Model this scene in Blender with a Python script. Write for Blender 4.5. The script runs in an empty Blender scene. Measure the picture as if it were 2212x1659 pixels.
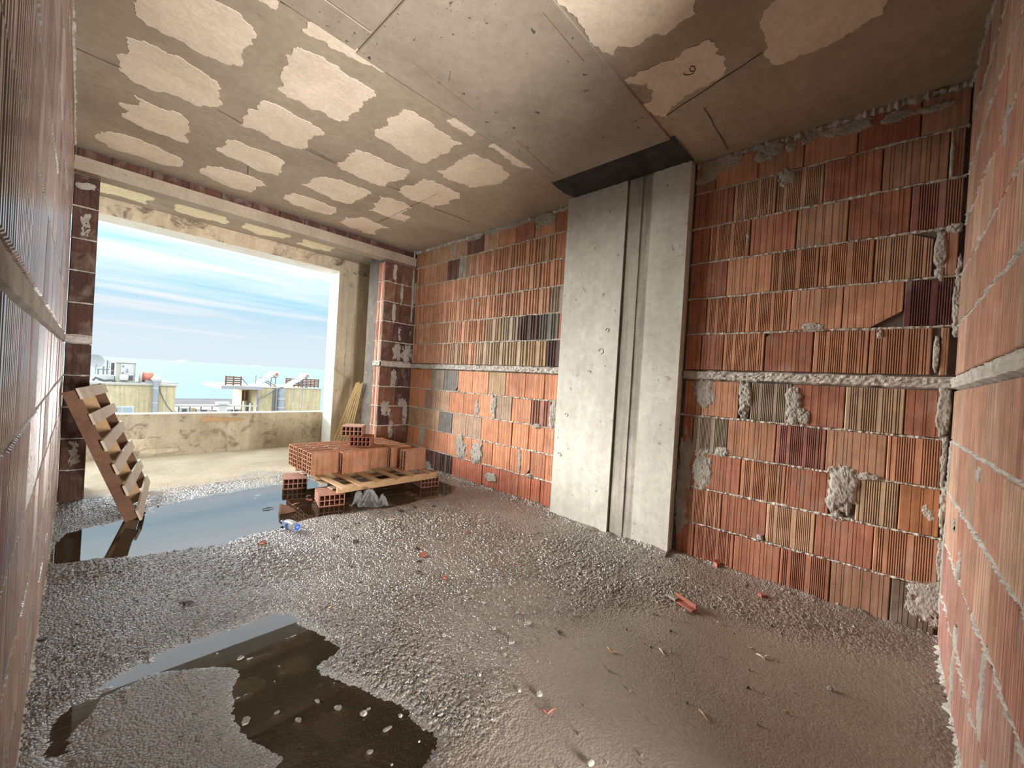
import bpy, bmesh, math, random
import numpy as np
from mathutils import Vector, Matrix

random.seed(11)
rng = np.random.RandomState(5)
sc = bpy.context.scene
COL = sc.collection

# ------------------------------------------------------------------ camera
F, YAW, PITCH, ROLL, CZ = 877.99, math.radians(46.874), math.radians(-0.40), math.radians(3.468), 1.163
IW, IH = 2212.0, 1659.0
fw = Vector((math.sin(YAW) * math.cos(PITCH), math.cos(YAW) * math.cos(PITCH), math.sin(PITCH)))
rt0 = Vector((math.cos(YAW), -math.sin(YAW), 0))
up0 = rt0.cross(fw)
rt = rt0 * math.cos(ROLL) + up0 * math.sin(ROLL)
up = up0 * math.cos(ROLL) - rt0 * math.sin(ROLL)
cam_d = bpy.data.cameras.new('camera')
cam_d.sensor_fit = 'HORIZONTAL'
cam_d.sensor_width = 36.0
cam_d.lens = F / IW * 36.0
cam_d.clip_start = 0.02
cam_d.clip_end = 100000
cam = bpy.data.objects.new('camera', cam_d)
M = Matrix((rt, up, -fw)).transposed().to_4x4()
M.translation = Vector((0, 0, CZ))
cam.matrix_world = M
COL.objects.link(cam)
sc.camera = cam


def on(px, py, ax, v):
    """photo pixel -> point on the plane ax = v"""
    d = fw + rt * ((px - IW / 2) / F) - up * ((py - IH / 2) / F)
    i = 'xyz'.index(ax)
    o = Vector((0, 0, CZ))
    return o + d * ((v - o[i]) / d[i])


# ------------------------------------------------------------------ sky, sun, exposure
sc.view_settings.view_transform = 'Standard'
sc.view_settings.look = 'None'
sc.view_settings.gamma = 1.0
sc.view_settings.use_curve_mapping = False
sc.view_settings.exposure = 0.12

SUN_E, SUN_ANGLE, SUN_ELEV, SUN_AZ = 13.5, 34.0, 11.0, -24.0
world = bpy.data.worlds.new('sky')
sc.world = world
world.use_nodes = True
wn = world.node_tree
wn.nodes.clear()


def N(tree, typ, **kw):
    n = tree.nodes.new(typ)
    for k, v in kw.items():
        if k.startswith('i_'):
            n.inputs[k[2:].replace('_', ' ')].default_value = v
        else:
            setattr(n, k, v)
    return n


def math_node(tree, op, a, b=None, c=None, clamp=False):
    n = tree.nodes.new('ShaderNodeMath')
    n.operation = op
    n.use_clamp = clamp
    for i, v in enumerate((a, b, c)):
        if v is None:
            continue
        if isinstance(v, (int, float)):
            n.inputs[i].default_value = v
        else:
            tree.links.new(v, n.inputs[i])
    return n.outputs[0]


def mix_col(tree, fac, a, b, blend='MIX'):
    n = tree.nodes.new('ShaderNodeMix')
    n.data_type = 'RGBA'
    n.blend_type = blend
    for sock, v in ((n.inputs[0], fac), (n.inputs[6], a), (n.inputs[7], b)):
        if isinstance(v, (int, float)):
            sock.default_value = v
        elif isinstance(v, tuple):
            sock.default_value = v if len(v) == 4 else v + (1,)
        else:
            tree.links.new(v, sock)
    return n.outputs[2]


def ramp(tree, fac, stops):
    n = tree.nodes.new('ShaderNodeValToRGB')
    e = n.color_ramp.elements
    while len(e) < len(stops):
        e.new(0.5)
    for k, (p, c) in zip(e, stops):
        k.position = p
        k.color = (c, c, c, 1) if isinstance(c, (int, float)) else tuple(c) + (1,)
    tree.links.new(fac, n.inputs[0])
    return n.outputs[0]


def noise(tree, vec, scale, detail=3, rough=0.5, dist=0.0):
    n = tree.nodes.new('ShaderNodeTexNoise')
    n.inputs['Scale'].default_value = scale
    n.inputs['Detail'].default_value = detail
    n.inputs['Roughness'].default_value = rough
    n.inputs['Distortion'].default_value = dist
    tree.links.new(vec, n.inputs['Vector'])
    return n.outputs['Fac']


def mapping(tree, vec, scale=(1, 1, 1), rot=(0, 0, 0), loc=(0, 0, 0)):
    n = tree.nodes.new('ShaderNodeMapping')
    n.inputs['Scale'].default_value = scale
    n.inputs['Rotation'].default_value = rot
    n.inputs['Location'].default_value = loc
    tree.links.new(vec, n.inputs['Vector'])
    return n.outputs[0]


def build_sky():
    t = wn
    tc = N(t, 'ShaderNodeTexCoord')
    sep = N(t, 'ShaderNodeSeparateXYZ')
    t.links.new(tc.outputs['Generated'], sep.inputs[0])
    z = sep.outputs[2]
    zc = math_node(t, 'MAXIMUM', z, 0.0)
    den = math_node(t, 'ADD', zc, 0.10)
    comb = N(t, 'ShaderNodeCombineXYZ')
    t.links.new(math_node(t, 'DIVIDE', sep.outputs[0], den), comb.inputs[0])
    t.links.new(math_node(t, 'DIVIDE', sep.outputs[1], den), comb.inputs[1])
    v = mapping(t, comb.outputs[0], (0.32, 0.85, 1), (0, 0, 0.45), (1.3, 0.4, 0))
    c1 = noise(t, v, 0.95, 6, 0.55, 0.6)
    c2 = noise(t, mapping(t, comb.outputs[0], (0.25, 2.2, 1), (0, 0, 0.30), (0.2, 3.1, 0)), 1.1, 5, 0.6, 0.3)
    cl = math_node(t, 'ADD', math_node(t, 'MULTIPLY', c1, 0.62), math_node(t, 'MULTIPLY', c2, 0.38))
    cm = ramp(t, cl, [(0.40, 0.0), (0.58, 1.0)])
    blue = ramp(t, zc, [(0.0, (0.60, 0.82, 0.92)), (0.10, (0.34, 0.70, 0.90)), (0.22, (0.20, 0.54, 0.76)), (0.34, (0.66, 0.75, 0.80)), (1.0, (0.66, 0.74, 0.80))])
    white = ramp(t, zc, [(0.0, (0.76, 0.87, 0.94)), (0.12, (0.84, 0.89, 0.94)), (0.30, (0.80, 0.85, 0.90)), (1.0, (0.82, 0.87, 0.92))])
    hz = ramp(t, zc, [(0.0, 0.95), (0.06, 0.72), (0.12, 0.30), (0.18, 0.0)])
    m = math_node(t, 'MAXIMUM', cm, hz)
    col = mix_col(t, m, blue, white)
    bg = N(t, 'ShaderNodeBackground')
    t.links.new(col, bg.inputs[0])
    # an overcast sky brightens smoothly towards its zenith
    st = ramp(t, zc, [(0.0, 0.21), (0.10, 0.215), (0.20, 0.29), (0.36, 0.92), (1.0, 1.0)])
    t.links.new(math_node(t, 'MULTIPLY', st, 4.4), bg.inputs[1])
    out = N(t, 'ShaderNodeOutputWorld')
    t.links.new(bg.outputs[0], out.inputs[0])


build_sky()
sun_d = bpy.data.lights.new('sun', 'SUN')
sun_d.energy = SUN_E
sun_d.angle = math.radians(SUN_ANGLE)
sun_d.color = (1.0, 0.97, 0.93)
sun = bpy.data.objects.new('sun', sun_d)
e_, a_ = math.radians(SUN_ELEV), math.radians(SUN_AZ)
sun_dir = Vector((math.sin(a_) * math.cos(e_), math.cos(a_) * math.cos(e_), math.sin(e_)))
sun.rotation_euler = sun_dir.to_track_quat('Z', 'Y').to_euler()
sun.location = sun_dir * 40
COL.objects.link(sun)
# added fill lamp behind the camera to lift the ceiling and floor
fill_d = bpy.data.lights.new('rear_fill', 'AREA')
fill_d.shape = 'RECTANGLE'
fill_d.size, fill_d.size_y = 0.9, 1.0
fill_d.energy = 120.0
fill_d.spread = math.radians(86)
fill_d.color = (1.0, 0.97, 0.94)
fill_lamp = bpy.data.objects.new('rear_fill', fill_d)
fill_lamp.location = (0.94, -1.35, 0.62)
fill_lamp.rotation_euler = Vector((-0.16, -1.0, -0.26)).to_track_quat('Z', 'Y').to_euler()
COL.objects.link(fill_lamp)

# ------------------------------------------------------------------ numbers of the place (metres)
H = 2.8
XN, XF, XL, XC = 2.98, 3.02, -0.078, 2.90       # near right wall, far right wall, left wall, column front
YF, YN, YO, YP = 4.70, -0.22, 6.0, 6.42          # far wall, back wall, outer frame, parapet
CY0, CY1 = 1.115, 2.165                          # column
COURSES = [(0.0, .25), (.25, .50), (.50, .75), (.75, 1.0), (1.0, 1.252), (1.318, 1.572), (1.572, 1.825), (1.825, 2.075), (2.075, 2.325), (2.325, 2.575)]
TOPROW = (2.575, 2.775)
BAND = (1.252, 1.318)


# ------------------------------------------------------------------ object helpers
def tag(o, label=None, cat=None, group=None, kind=None):
    if label: o['label'] = label
    if cat: o['category'] = cat
    if group: o['group'] = group
    if kind: o['kind'] = kind
    return o


def new_mesh(name, verts, faces, mat=None, smooth=False):
    me = bpy.data.meshes.new(name)
    me.from_pydata([tuple(v) for v in verts], [], faces)
    if mat: me.materials.append(mat)
    if smooth:
        me.polygons.foreach_set('use_smooth', [True] * len(me.polygons))
    me.update()
    return me


def wloc(o):
    l = Vector(o.location)
    while o.parent:
        o = o.parent
        l += Vector(o.location)
    return l


def link(name, me, parent=None, loc=None, rotz=None, color=None):
    o = bpy.data.objects.new(name, me)
    COL.objects.link(o)
    if parent: o.parent = parent
    if loc is not None: o.location = loc
    if rotz is not None: o.rotation_euler = (0, 0, rotz)
    if color is not None: o.color = tuple(color) + (1,)
    return o


def part(name, geo, mat, parent=None, smooth=False, color=None):
    """geo = (verts, faces) in world space; the parent is only translated"""
    v, f = geo
    if parent:
        b = wloc(parent)
        v = [Vector(p) - b for p in v]
    return link(name, new_mesh(name, v, f, mat, smooth), parent, color=color)


def solo(name, geo, mat, label, cat, group=None, base=None, smooth=False, color=None, kind=None):
    v, f = geo
    if base is None:
        base = Vector((sum(p[0] for p in v) / len(v), sum(p[1] for p in v) / len(v), min(p[2] for p in v)))
    base = Vector(base)
    o = link(name, new_mesh(name, [Vector(p) - base for p in v], f, mat, smooth), None, base, color=color)
    return tag(o, label, cat, group, kind)


def empty(name, loc, label, cat, group=None, kind=None):
    o = bpy.data.objects.new(name, None)
    o.empty_display_size = 0.1
    o.location = loc
    COL.objects.link(o)
    return tag(o, label, cat, group, kind)


def join(*geos):
    V, Fc = [], []
    for v, f in geos:
        b = len(V)
        V += [tuple(p) for p in v]
        Fc += [tuple(i + b for i in q) for q in f]
    return V, Fc


BOXF = [(0, 3, 2, 1), (4, 5, 6, 7), (0, 1, 5, 4), (1, 2, 6, 5), (2, 3, 7, 6), (3, 0, 4, 7)]


def box(x0, x1, y0, y1, z0, z1):
    return [(x0, y0, z0), (x1, y0, z0), (x1, y1, z0), (x0, y1, z0), (x0, y0, z1), (x1, y0, z1), (x1, y1, z1), (x0, y1, z1)], BOXF


def obox(c, ax, ay, az, lx, ly, lz):
    c, ax, ay, az = Vector(c), Vector(ax).normalized(), Vector(ay).normalized(), Vector(az).normalized()
    V = []
    for sx, sy, sz in ((-1, -1, -1), (1, -1, -1), (1, 1, -1), (-1, 1, -1), (-1, -1, 1), (1, -1, 1), (1, 1, 1), (-1, 1, 1)):
        V.append(c + ax * sx * lx / 2 + ay * sy * ly / 2 + az * sz * lz / 2)
    return V, BOXF


def bar(p0, p1, w, t, upv=(0, 0, 1)):
    p0, p1 = Vector(p0), Vector(p1)
    ax = (p1 - p0)
    L = ax.length
    ax.normalize()
    ay = Vector(upv).cross(ax)
    if ay.length < 1e-4: ay = Vector((1, 0, 0)).cross(ax)
    ay.normalize()
    az = ax.cross(ay)
    return obox((p0 + p1) / 2, ax, ay, az, L, w, t)


def tube(pts, r, n=8, cap=True):
    pts = [Vector(p) for p in pts]
    V, Fc = [], []
    prev = None
    for i, p in enumerate(pts):
        d = (pts[min(i + 1, len(pts) - 1)] - pts[max(i - 1, 0)]).normalized()
        a = Vector((0, 0, 1)) if abs(d.z) < .9 else Vector((1, 0, 0))
        if prev is not None: a = prev
        s = d.cross(a).normalized()
        a2 = s.cross(d).normalized()
        prev = a2
        rr = r[i] if isinstance(r, (list, tuple)) else r
        for k in range(n):
            th = 2 * math.pi * k / n
            V.append(p + s * math.cos(th) * rr + a2 * math.sin(th) * rr)
    for i in range(len(pts) - 1):
        for k in range(n):
            a, b = i * n + k, i * n + (k + 1) % n
            Fc.append((a, b, b + n, a + n))
    if cap:
        Fc.append(tuple(range(n - 1, -1, -1)))
        Fc.append(tuple(range((len(pts) - 1) * n, len(pts) * n)))
    return V, Fc


def lathe(profile, origin, axis, n=24):
    """profile = [(dist along axis, radius)]"""
    axis = Vector(axis).normalized()
    o = Vector(origin)
    a = Vector((0, 0, 1)) if abs(axis.z) < .9 else Vector((1, 0, 0))
    s = axis.cross(a).normalized()
    a2 = s.cross(axis).normalized()
    V, Fc = [], []
    for d, r in profile:
        for k in range(n):
            th = 2 * math.pi * k / n
            V.append(o + axis * d + s * math.cos(th) * r + a2 * math.sin(th) * r)
    for i in range(len(profile) - 1):
        for k in range(n):
            p, q = i * n + k, i * n + (k + 1) % n
            Fc.append((p, q, q + n, p + n))
    return V, Fc


def prism(poly, depth):
    """poly: 3D points of one face; depth: vector to the other face"""
    n = len(poly)
    d = Vector(depth)
    V = [Vector(p) for p in poly] + [Vector(p) + d for p in poly]
    Fc = [tuple(range(n)), tuple(range(2 * n - 1, n - 1, -1))] + [(i, i + n, (i + 1) % n + n, (i + 1) % n) for i in range(n)]
    return V, Fc


def vnoise2(x, y, seed=0):
    """smooth value noise on arrays, about -1..1"""
    xi, yi = np.floor(x).astype(np.int64), np.floor(y).astype(np.int64)
    fx, fy = x - xi, y - yi
    fx, fy = fx * fx * (3 - 2 * fx), fy * fy * (3 - 2 * fy)

    def h(a, b):
        n = (a * 374761393 + b * 668265263 + seed * 974711) & 0x7fffffff
        n = ((n ^ (n >> 13)) * 1274126177) & 0x7fffffff
        return ((n ^ (n >> 16)) & 0xffff) / 32767.5 - 1
    return (h(xi, yi) * (1 - fx) + h(xi + 1, yi) * fx) * (1 - fy) + (h(xi, yi + 1) * (1 - fx) + h(xi + 1, yi + 1) * fx) * fy


def vn(x, y, seed=0):
    return float(vnoise2(np.array([x]), np.array([y]), seed)[0])


# ------------------------------------------------------------------ materials
def base_mat(name, rough=0.8, spec=0.3):
    m = bpy.data.materials.new(name)
    m.use_nodes = True
    t = m.node_tree
    p = t.nodes['Principled BSDF']
    p.inputs['Roughness'].default_value = rough
    p.inputs['Specular IOR Level'].default_value = spec
    return m, t, p


def add_bump(t, p, h, strength, dist):
    b = N(t, 'ShaderNodeBump')
    b.inputs['Strength'].default_value = strength
    b.inputs['Distance'].default_value = dist
    t.links.new(h, b.inputs['Height'])
    t.links.new(b.outputs[0], p.inputs['Normal'])


def plain(name, col, rough=0.6, var=0.15, scale=8.0, spec=0.3, metal=0.0, bump=0.0):
    m, t, p = base_mat(name, rough, spec)
    g = N(t, 'ShaderNodeNewGeometry')
    n = noise(t, g.outputs['Position'], scale, 4, 0.6)
    f = ramp(t, n, [(0.3, 1 - var), (0.7, 1 + var)])
    c = mix_col(t, 1.0, tuple(col), f, 'MULTIPLY')
    t.links.new(c, p.inputs['Base Color'])
    p.inputs['Metallic'].default_value = metal
    if bump: add_bump(t, p, noise(t, g.outputs['Position'], scale * 6, 3), bump, 0.01)
    return m


def concrete(name, dark, light, rough=0.85, scale=2.0, pits=0.0, bump=0.3, streak=0.0, stain=None, stain_lo=.55, spec=0.25):
    m, t, p = base_mat(name, rough, spec)
    g = N(t, 'ShaderNodeNewGeometry')
    pos = g.outputs['Position']
    n1 = noise(t, pos, scale, 6, 0.62, 0.4)
    c = mix_col(t, ramp(t, n1, [(0.3, 0.0), (0.7, 1.0)]), tuple(dark), tuple(light))
    n2 = noise(t, pos, scale * 14, 4, 0.65)
    c = mix_col(t, 1.0, c, ramp(t, n2, [(0.25, 0.86), (0.75, 1.1)]), 'MULTIPLY')
    if streak:
        s = noise(t, mapping(t, pos, (9, 9, 0.5)), 1.6, 4, 0.6)
        c = mix_col(t, 1.0, c, ramp(t, s, [(0.35, 1 - streak), (0.6, 1.0)]), 'MULTIPLY')
    if stain:
        s = noise(t, pos, scale * 1.9, 6, 0.7, 0.8)
        c = mix_col(t, ramp(t, s, [(stain_lo, 0.0), (stain_lo + .12, 0.85)]), c, tuple(stain))
    h = n2
    if pits:
        pn = noise(t, pos, 26.0, 2, 0.5, 0.1)
        pm = ramp(t, pn, [(0.70, 0.0), (0.75, 1.0)])
        c = mix_col(t, math_node(t, 'MULTIPLY', pm, pits), c, (0.07, 0.055, 0.045))
        pn2 = noise(t, mapping(t, pos, (1, 1, 1), (0, 0, 0), (5, 2, 1)), 70.0, 2, 0.5)
        pm2 = ramp(t, pn2, [(0.70, 0.0), (0.74, 1.0)])
        c = mix_col(t, math_node(t, 'MULTIPLY', pm2, pits * .8), c, (0.09, 0.07, 0.055))
    t.links.new(c, p.inputs['Base Color'])
    if bump: add_bump(t, p, h, bump, 0.006)
    return m


def brick_material(name, rough=0.72, flecks=0.5, spec=0.25):
    m, t, p = base_mat(name, rough, spec)
    oi = N(t, 'ShaderNodeObjectInfo')
    tc = N(t, 'ShaderNodeTexCoord')
    off = N(t, 'ShaderNodeVectorMath', operation='SCALE')
    one = N(t, 'ShaderNodeCombineXYZ')
    for i, k in enumerate((37.0, 11.0, 53.0)):
        t.links.new(math_node(t, 'MULTIPLY', oi.outputs['Random'], k), one.inputs[i])
    add = N(t, 'ShaderNodeVectorMath', operation='ADD')
    t.links.new(tc.outputs['Object'], add.inputs[0])
    t.links.new(one.outputs[0], add.inputs[1])
    v = add.outputs[0]
    streak = noise(t, mapping(t, v, (70, 70, 2.2)), 1.0, 3, 0.6)
    c = mix_col(t, 1.0, oi.outputs['Color'], ramp(t, streak, [(0.25, 0.62), (0.75, 1.28)]), 'MULTIPLY')
    blot = noise(t, v, 9.0, 4, 0.6)
    c = mix_col(t, 1.0, c, ramp(t, blot, [(0.3, 0.78), (0.7, 1.16)]), 'MULTIPLY')
    fl = noise(t, v, 120.0, 3, 0.7)
    flm = noise(t, v, 6.0, 3, 0.5)
    fm = math_node(t, 'MULTIPLY', ramp(t, fl, [(0.60, 0.0), (0.66, 1.0)]), ramp(t, flm, [(0.45, 0.0), (0.65, 1.0)]))
    c = mix_col(t, math_node(t, 'MULTIPLY', fm, flecks), c, (0.52, 0.47, 0.40))
    dust = noise(t, mapping(t, v, (5, 5, 3)), 1.6, 5, 0.65, 0.5)
    c = mix_col(t, math_node(t, 'MULTIPLY', ramp(t, dust, [(0.52, 0.0), (0.72, 1.0)]), 0.30), c, (0.47, 0.40, 0.33))
    t.links.new(c, p.inputs['Base Color'])
    add_bump(t, p, fl, 0.25, 0.002)
    return m


def wood_mat(name, a, b, rough=0.75):
    m, t, p = base_mat(name, rough, 0.25)
    tc = N(t, 'ShaderNodeTexCoord')
    g = N(t, 'ShaderNodeNewGeometry')
    n = noise(t, mapping(t, g.outputs['Position'], (24, 24, 24)), 1.0, 5, 0.7, 1.2)
    n2 = noise(t, g.outputs['Position'], 4.0, 3)
    f = math_node(t, 'ADD', math_node(t, 'MULTIPLY', n, .6), math_node(t, 'MULTIPLY', n2, .4))
    t.links.new(mix_col(t, ramp(t, f, [(0.35, 0.0), (0.65, 1.0)]), tuple(a), tuple(b)), p.inputs['Base Color'])
    add_bump(t, p, n, 0.2, 0.003)
    return m


MAT = {}
MAT['brick'] = brick_material('fired_clay')
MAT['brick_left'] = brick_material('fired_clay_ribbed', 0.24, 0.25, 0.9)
MAT['brick_flat'] = brick_material('fired_clay_smooth', 0.8, 0.2)
MAT['mortar'] = concrete('mortar', (0.30, 0.275, 0.235), (0.52, 0.485, 0.425), 0.9, 9.0, bump=0.9)
MAT['mortar_pale'] = concrete('mortar_pale', (0.42, 0.39, 0.34), (0.70, 0.66, 0.59), 0.9, 14.0, bump=0.9)
MAT['mortar_back'] = concrete('mortar_behind', (0.09, 0.075, 0.062), (0.17, 0.145, 0.12), 0.95, 8.0, bump=0.8)
MAT['cast_concrete'] = concrete('cast_concrete', (0.50, 0.48, 0.41), (0.72, 0.70, 0.62), 0.72, 1.3, pits=0.55, bump=0.25, streak=0.07)
MAT['cast_strip'] = concrete('board_marked_concrete', (0.36, 0.34, 0.28), (0.55, 0.52, 0.44), 0.8, 2.2, pits=0.3, bump=0.4, streak=0.35)
MAT['ceiling'] = concrete('ceiling_concrete', (0.30, 0.24, 0.175), (0.44, 0.365, 0.275), 0.82, 1.4, pits=0.35, bump=0.25)
MAT['beam'] = concrete('beam_concrete', (0.27, 0.225, 0.172), (0.39, 0.33, 0.26), 0.75, 1.6, pits=0.9, bump=0.25)
MAT['lintel'] = concrete('lintel_concrete', (0.29, 0.235, 0.175), (0.42, 0.35, 0.27), 0.85, 2.2, pits=0.3)
MAT['outer'] = concrete('outer_frame_concrete', (0.60, 0.50, 0.36), (0.80, 0.70, 0.53), 0.9, 1.8, pits=0.2, streak=0.25, stain=(0.20, 0.15, 0.10), stain_lo=.60)
MAT['outer_stained'] = concrete('mould_stained_concrete', (0.58, 0.47, 0.33), (0.75, 0.64, 0.47), 0.9, 2.4, pits=0.2, streak=0.2, stain=(0.13, 0.10, 0.075), stain_lo=.50)
MAT['pale_lit'] = concrete('pale_lit_concrete', (0.70, 0.68, 0.60), (0.84, 0.82, 0.75), 0.8, 5, pits=0.3)  # paler than frame and parapet: daylight on their bright faces put in
MAT['parapet'] = concrete('parapet_concrete', (0.42, 0.355, 0.25), (0.64, 0.56, 0.42), 0.92, 3.2, pits=0.3, streak=0.15, stain=(0.22, 0.18, 0.13), stain_lo=.52)
MAT['infill'] = concrete('porous_infill_block', (0.64, 0.53, 0.40), (0.82, 0.70, 0.55), 0.92, 3.0, pits=0.12, bump=0.5)
MAT['infill_out'] = concrete('pale_yellow_infill', (0.66, 0.55, 0.36), (0.80, 0.69, 0.47), 0.92, 3.0, pits=0.08, bump=0.4)
MAT['black'] = concrete('black_membrane', (0.018, 0.017, 0.016), (0.07, 0.065, 0.06), 0.6, 9.0, bump=0.5)
MAT['seam'] = plain('dark_seam', (0.10, 0.08, 0.06), 0.9, 0.3, 20)  # darker than the soffit around it
MAT['rust_mark'] = plain('rust_mark', (0.24, 0.14, 0.08), 0.9, 0.2, 20)
MAT['wood_dark'] = wood_mat('dark_timber', (0.13, 0.065, 0.04), (0.22, 0.115, 0.07))
MAT['wood_pale'] = wood_mat('weathered_timber', (0.46, 0.37, 0.28), (0.66, 0.56, 0.45))
MAT['wood'] = wood_mat('pine_timber', (0.42, 0.26, 0.13), (0.60, 0.40, 0.22))
MAT['wood_yellow'] = wood_mat('yellow_timber', (0.56, 0.42, 0.20), (0.75, 0.60, 0.34))


# ------------------------------------------------------------------ brick faces
def profile(kind, w):
    """list of (u, depth) across a brick face, u from -w/2 to w/2, depth positive = recessed"""
    h = w / 2
    pts = [(-h, .006), (-h + .004, 0.0)]

    def groove(u, gw, gd):
        pts.extend([(u - gw / 2, 0), (u - gw / 2 + gw * .15, gd), (u + gw / 2 - gw * .15, gd), (u + gw / 2, 0)])

    def row(marks, gw, gd):
        for u in marks:
            if -h + .008 < u < h - .008: groove(u, gw, gd)
    if kind == 'comb':
        m = []
        for a, n in ((-.098, 4), (-.046, 7), (.036, 5), (.092, 2)):
            m += [a + i * .0098 for i in range(n)]
        row([u for u in m], .0052, .008)
    elif kind == 'comb_b':
        m = []
        for a, n in ((-.104, 3), (-.062, 8), (.034, 8)):
            m += [a + i * .0094 for i in range(n)]
        row(m, .0050, .008)
    elif kind == 'scratch':
        row([-.094, -.081, -.05, -.034, -.012, .022, .043, .058, .090], .0030, .004)
    elif kind == 'scratch_b':
        row([-.10, -.075, -.066, -.03, .004, .014, .05, .082, .098], .0028, .004)
    elif kind == 'rib':       # plain panels between narrow raised ribs
        for c, rw in ((-.103, .009), (-.066, .008), (-.038, .007), (.030, .008), (.058, .008), (.103, .009)):
            if -h + .012 < c < h - .012:
                pts.extend([(c - rw, 0.006), (c - rw * .55, -.002), (c + rw * .55, -.002), (c + rw, 0.006)])
        pts = [pts[0], (-h + .004, .006)] + pts[2:]
        pts.extend([(h - .004, 0.006), (h, .010)])
        return pts
    elif kind == 'rib_wide':  # stout ribs with deep channels
        u = -h + .012
        k = 0
        while u < h - .014:
            pitch = (.031, .027, .023)[k % 3]
            pts.extend([(u, 0), (u + .001, .015), (u + pitch - .012, .015), (u + pitch - .011, 0)])
            u += pitch
            k += 1
        pts = [q for q in pts if q[0] < h - .004]
    elif kind == 'rib_fine':
        u = -h + .010
        while u < h - .012:
            pts.extend([(u, 0), (u + .001, .006), (u + .0065, .006), (u + .0075, 0)])
            u += .0142
    pts.extend([(h - .004, 0), (h, .006)])
    pts.sort(key=lambda q: q[0])
    return pts


_brick_cache = {}
BRICK_D = .030


def brick_mesh(kind, w, hgt, mat, chip=None):
    key = (kind, round(w, 3), round(hgt, 3), mat.name, chip)
    if key in _brick_cache: return _brick_cache[key]
    pr = profile(kind, w)
    n = len(pr)
    z = hgt / 2
    V, Fc = [], []
    for zz, inset in ((-z, .004), (-z + .003, 0), (z - .003, 0), (z, .004)):
        V += [(u, d + inset, zz) for u, d in pr]
    for r in range(3):
        for i in range(n - 1):
            a = r * n + i
            Fc.append((a, a + 1, a + 1 + n, a + n))
    b = len(V)
    V += [(-w / 2, BRICK_D, -z), (w / 2, BRICK_D, -z), (w / 2, BRICK_D, z), (-w / 2, BRICK_D, z)]
    Fc.append(tuple([n - 1 - i for i in range(n)] + [b, b + 1])[::1])
    Fc.append(tuple([3 * n + i for i in range(n)] + [b + 2, b + 3]))
    Fc.append((0, n, 2 * n, 3 * n, b + 3, b))
    Fc.append((n - 1, b + 1, b + 2, 4 * n - 1, 3 * n - 1, 2 * n - 1))
    me = new_mesh('brick', V, Fc, mat)
    if chip:
        cx, cz, sx, sz = chip          # corner sign and sizes
        bm = bmesh.new()
        bm.from_mesh(me)
        p = Vector((cx * (w / 2 - sx), 0, cz * z))
        q = Vector((cx * w / 2, 0, cz * (z - sz)))
        d = (q - p)
        nrm = Vector((d.z, 0, -d.x)).normalized()
        if nrm.dot(Vector((cx, 0, cz))) < 0: nrm = -nrm
        g = bm.verts[:] + bm.edges[:] + bm.faces[:]
        r = bmesh.ops.bisect_plane(bm, geom=g, plane_co=p, plane_no=nrm, clear_outer=True)
        bmesh.ops.holes_fill(bm, edges=[e for e in bm.edges if e.is_boundary], sides=0)
        bm.to_mesh(me)
        bm.free()
    _brick_cache[key] = me
    return me


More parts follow.
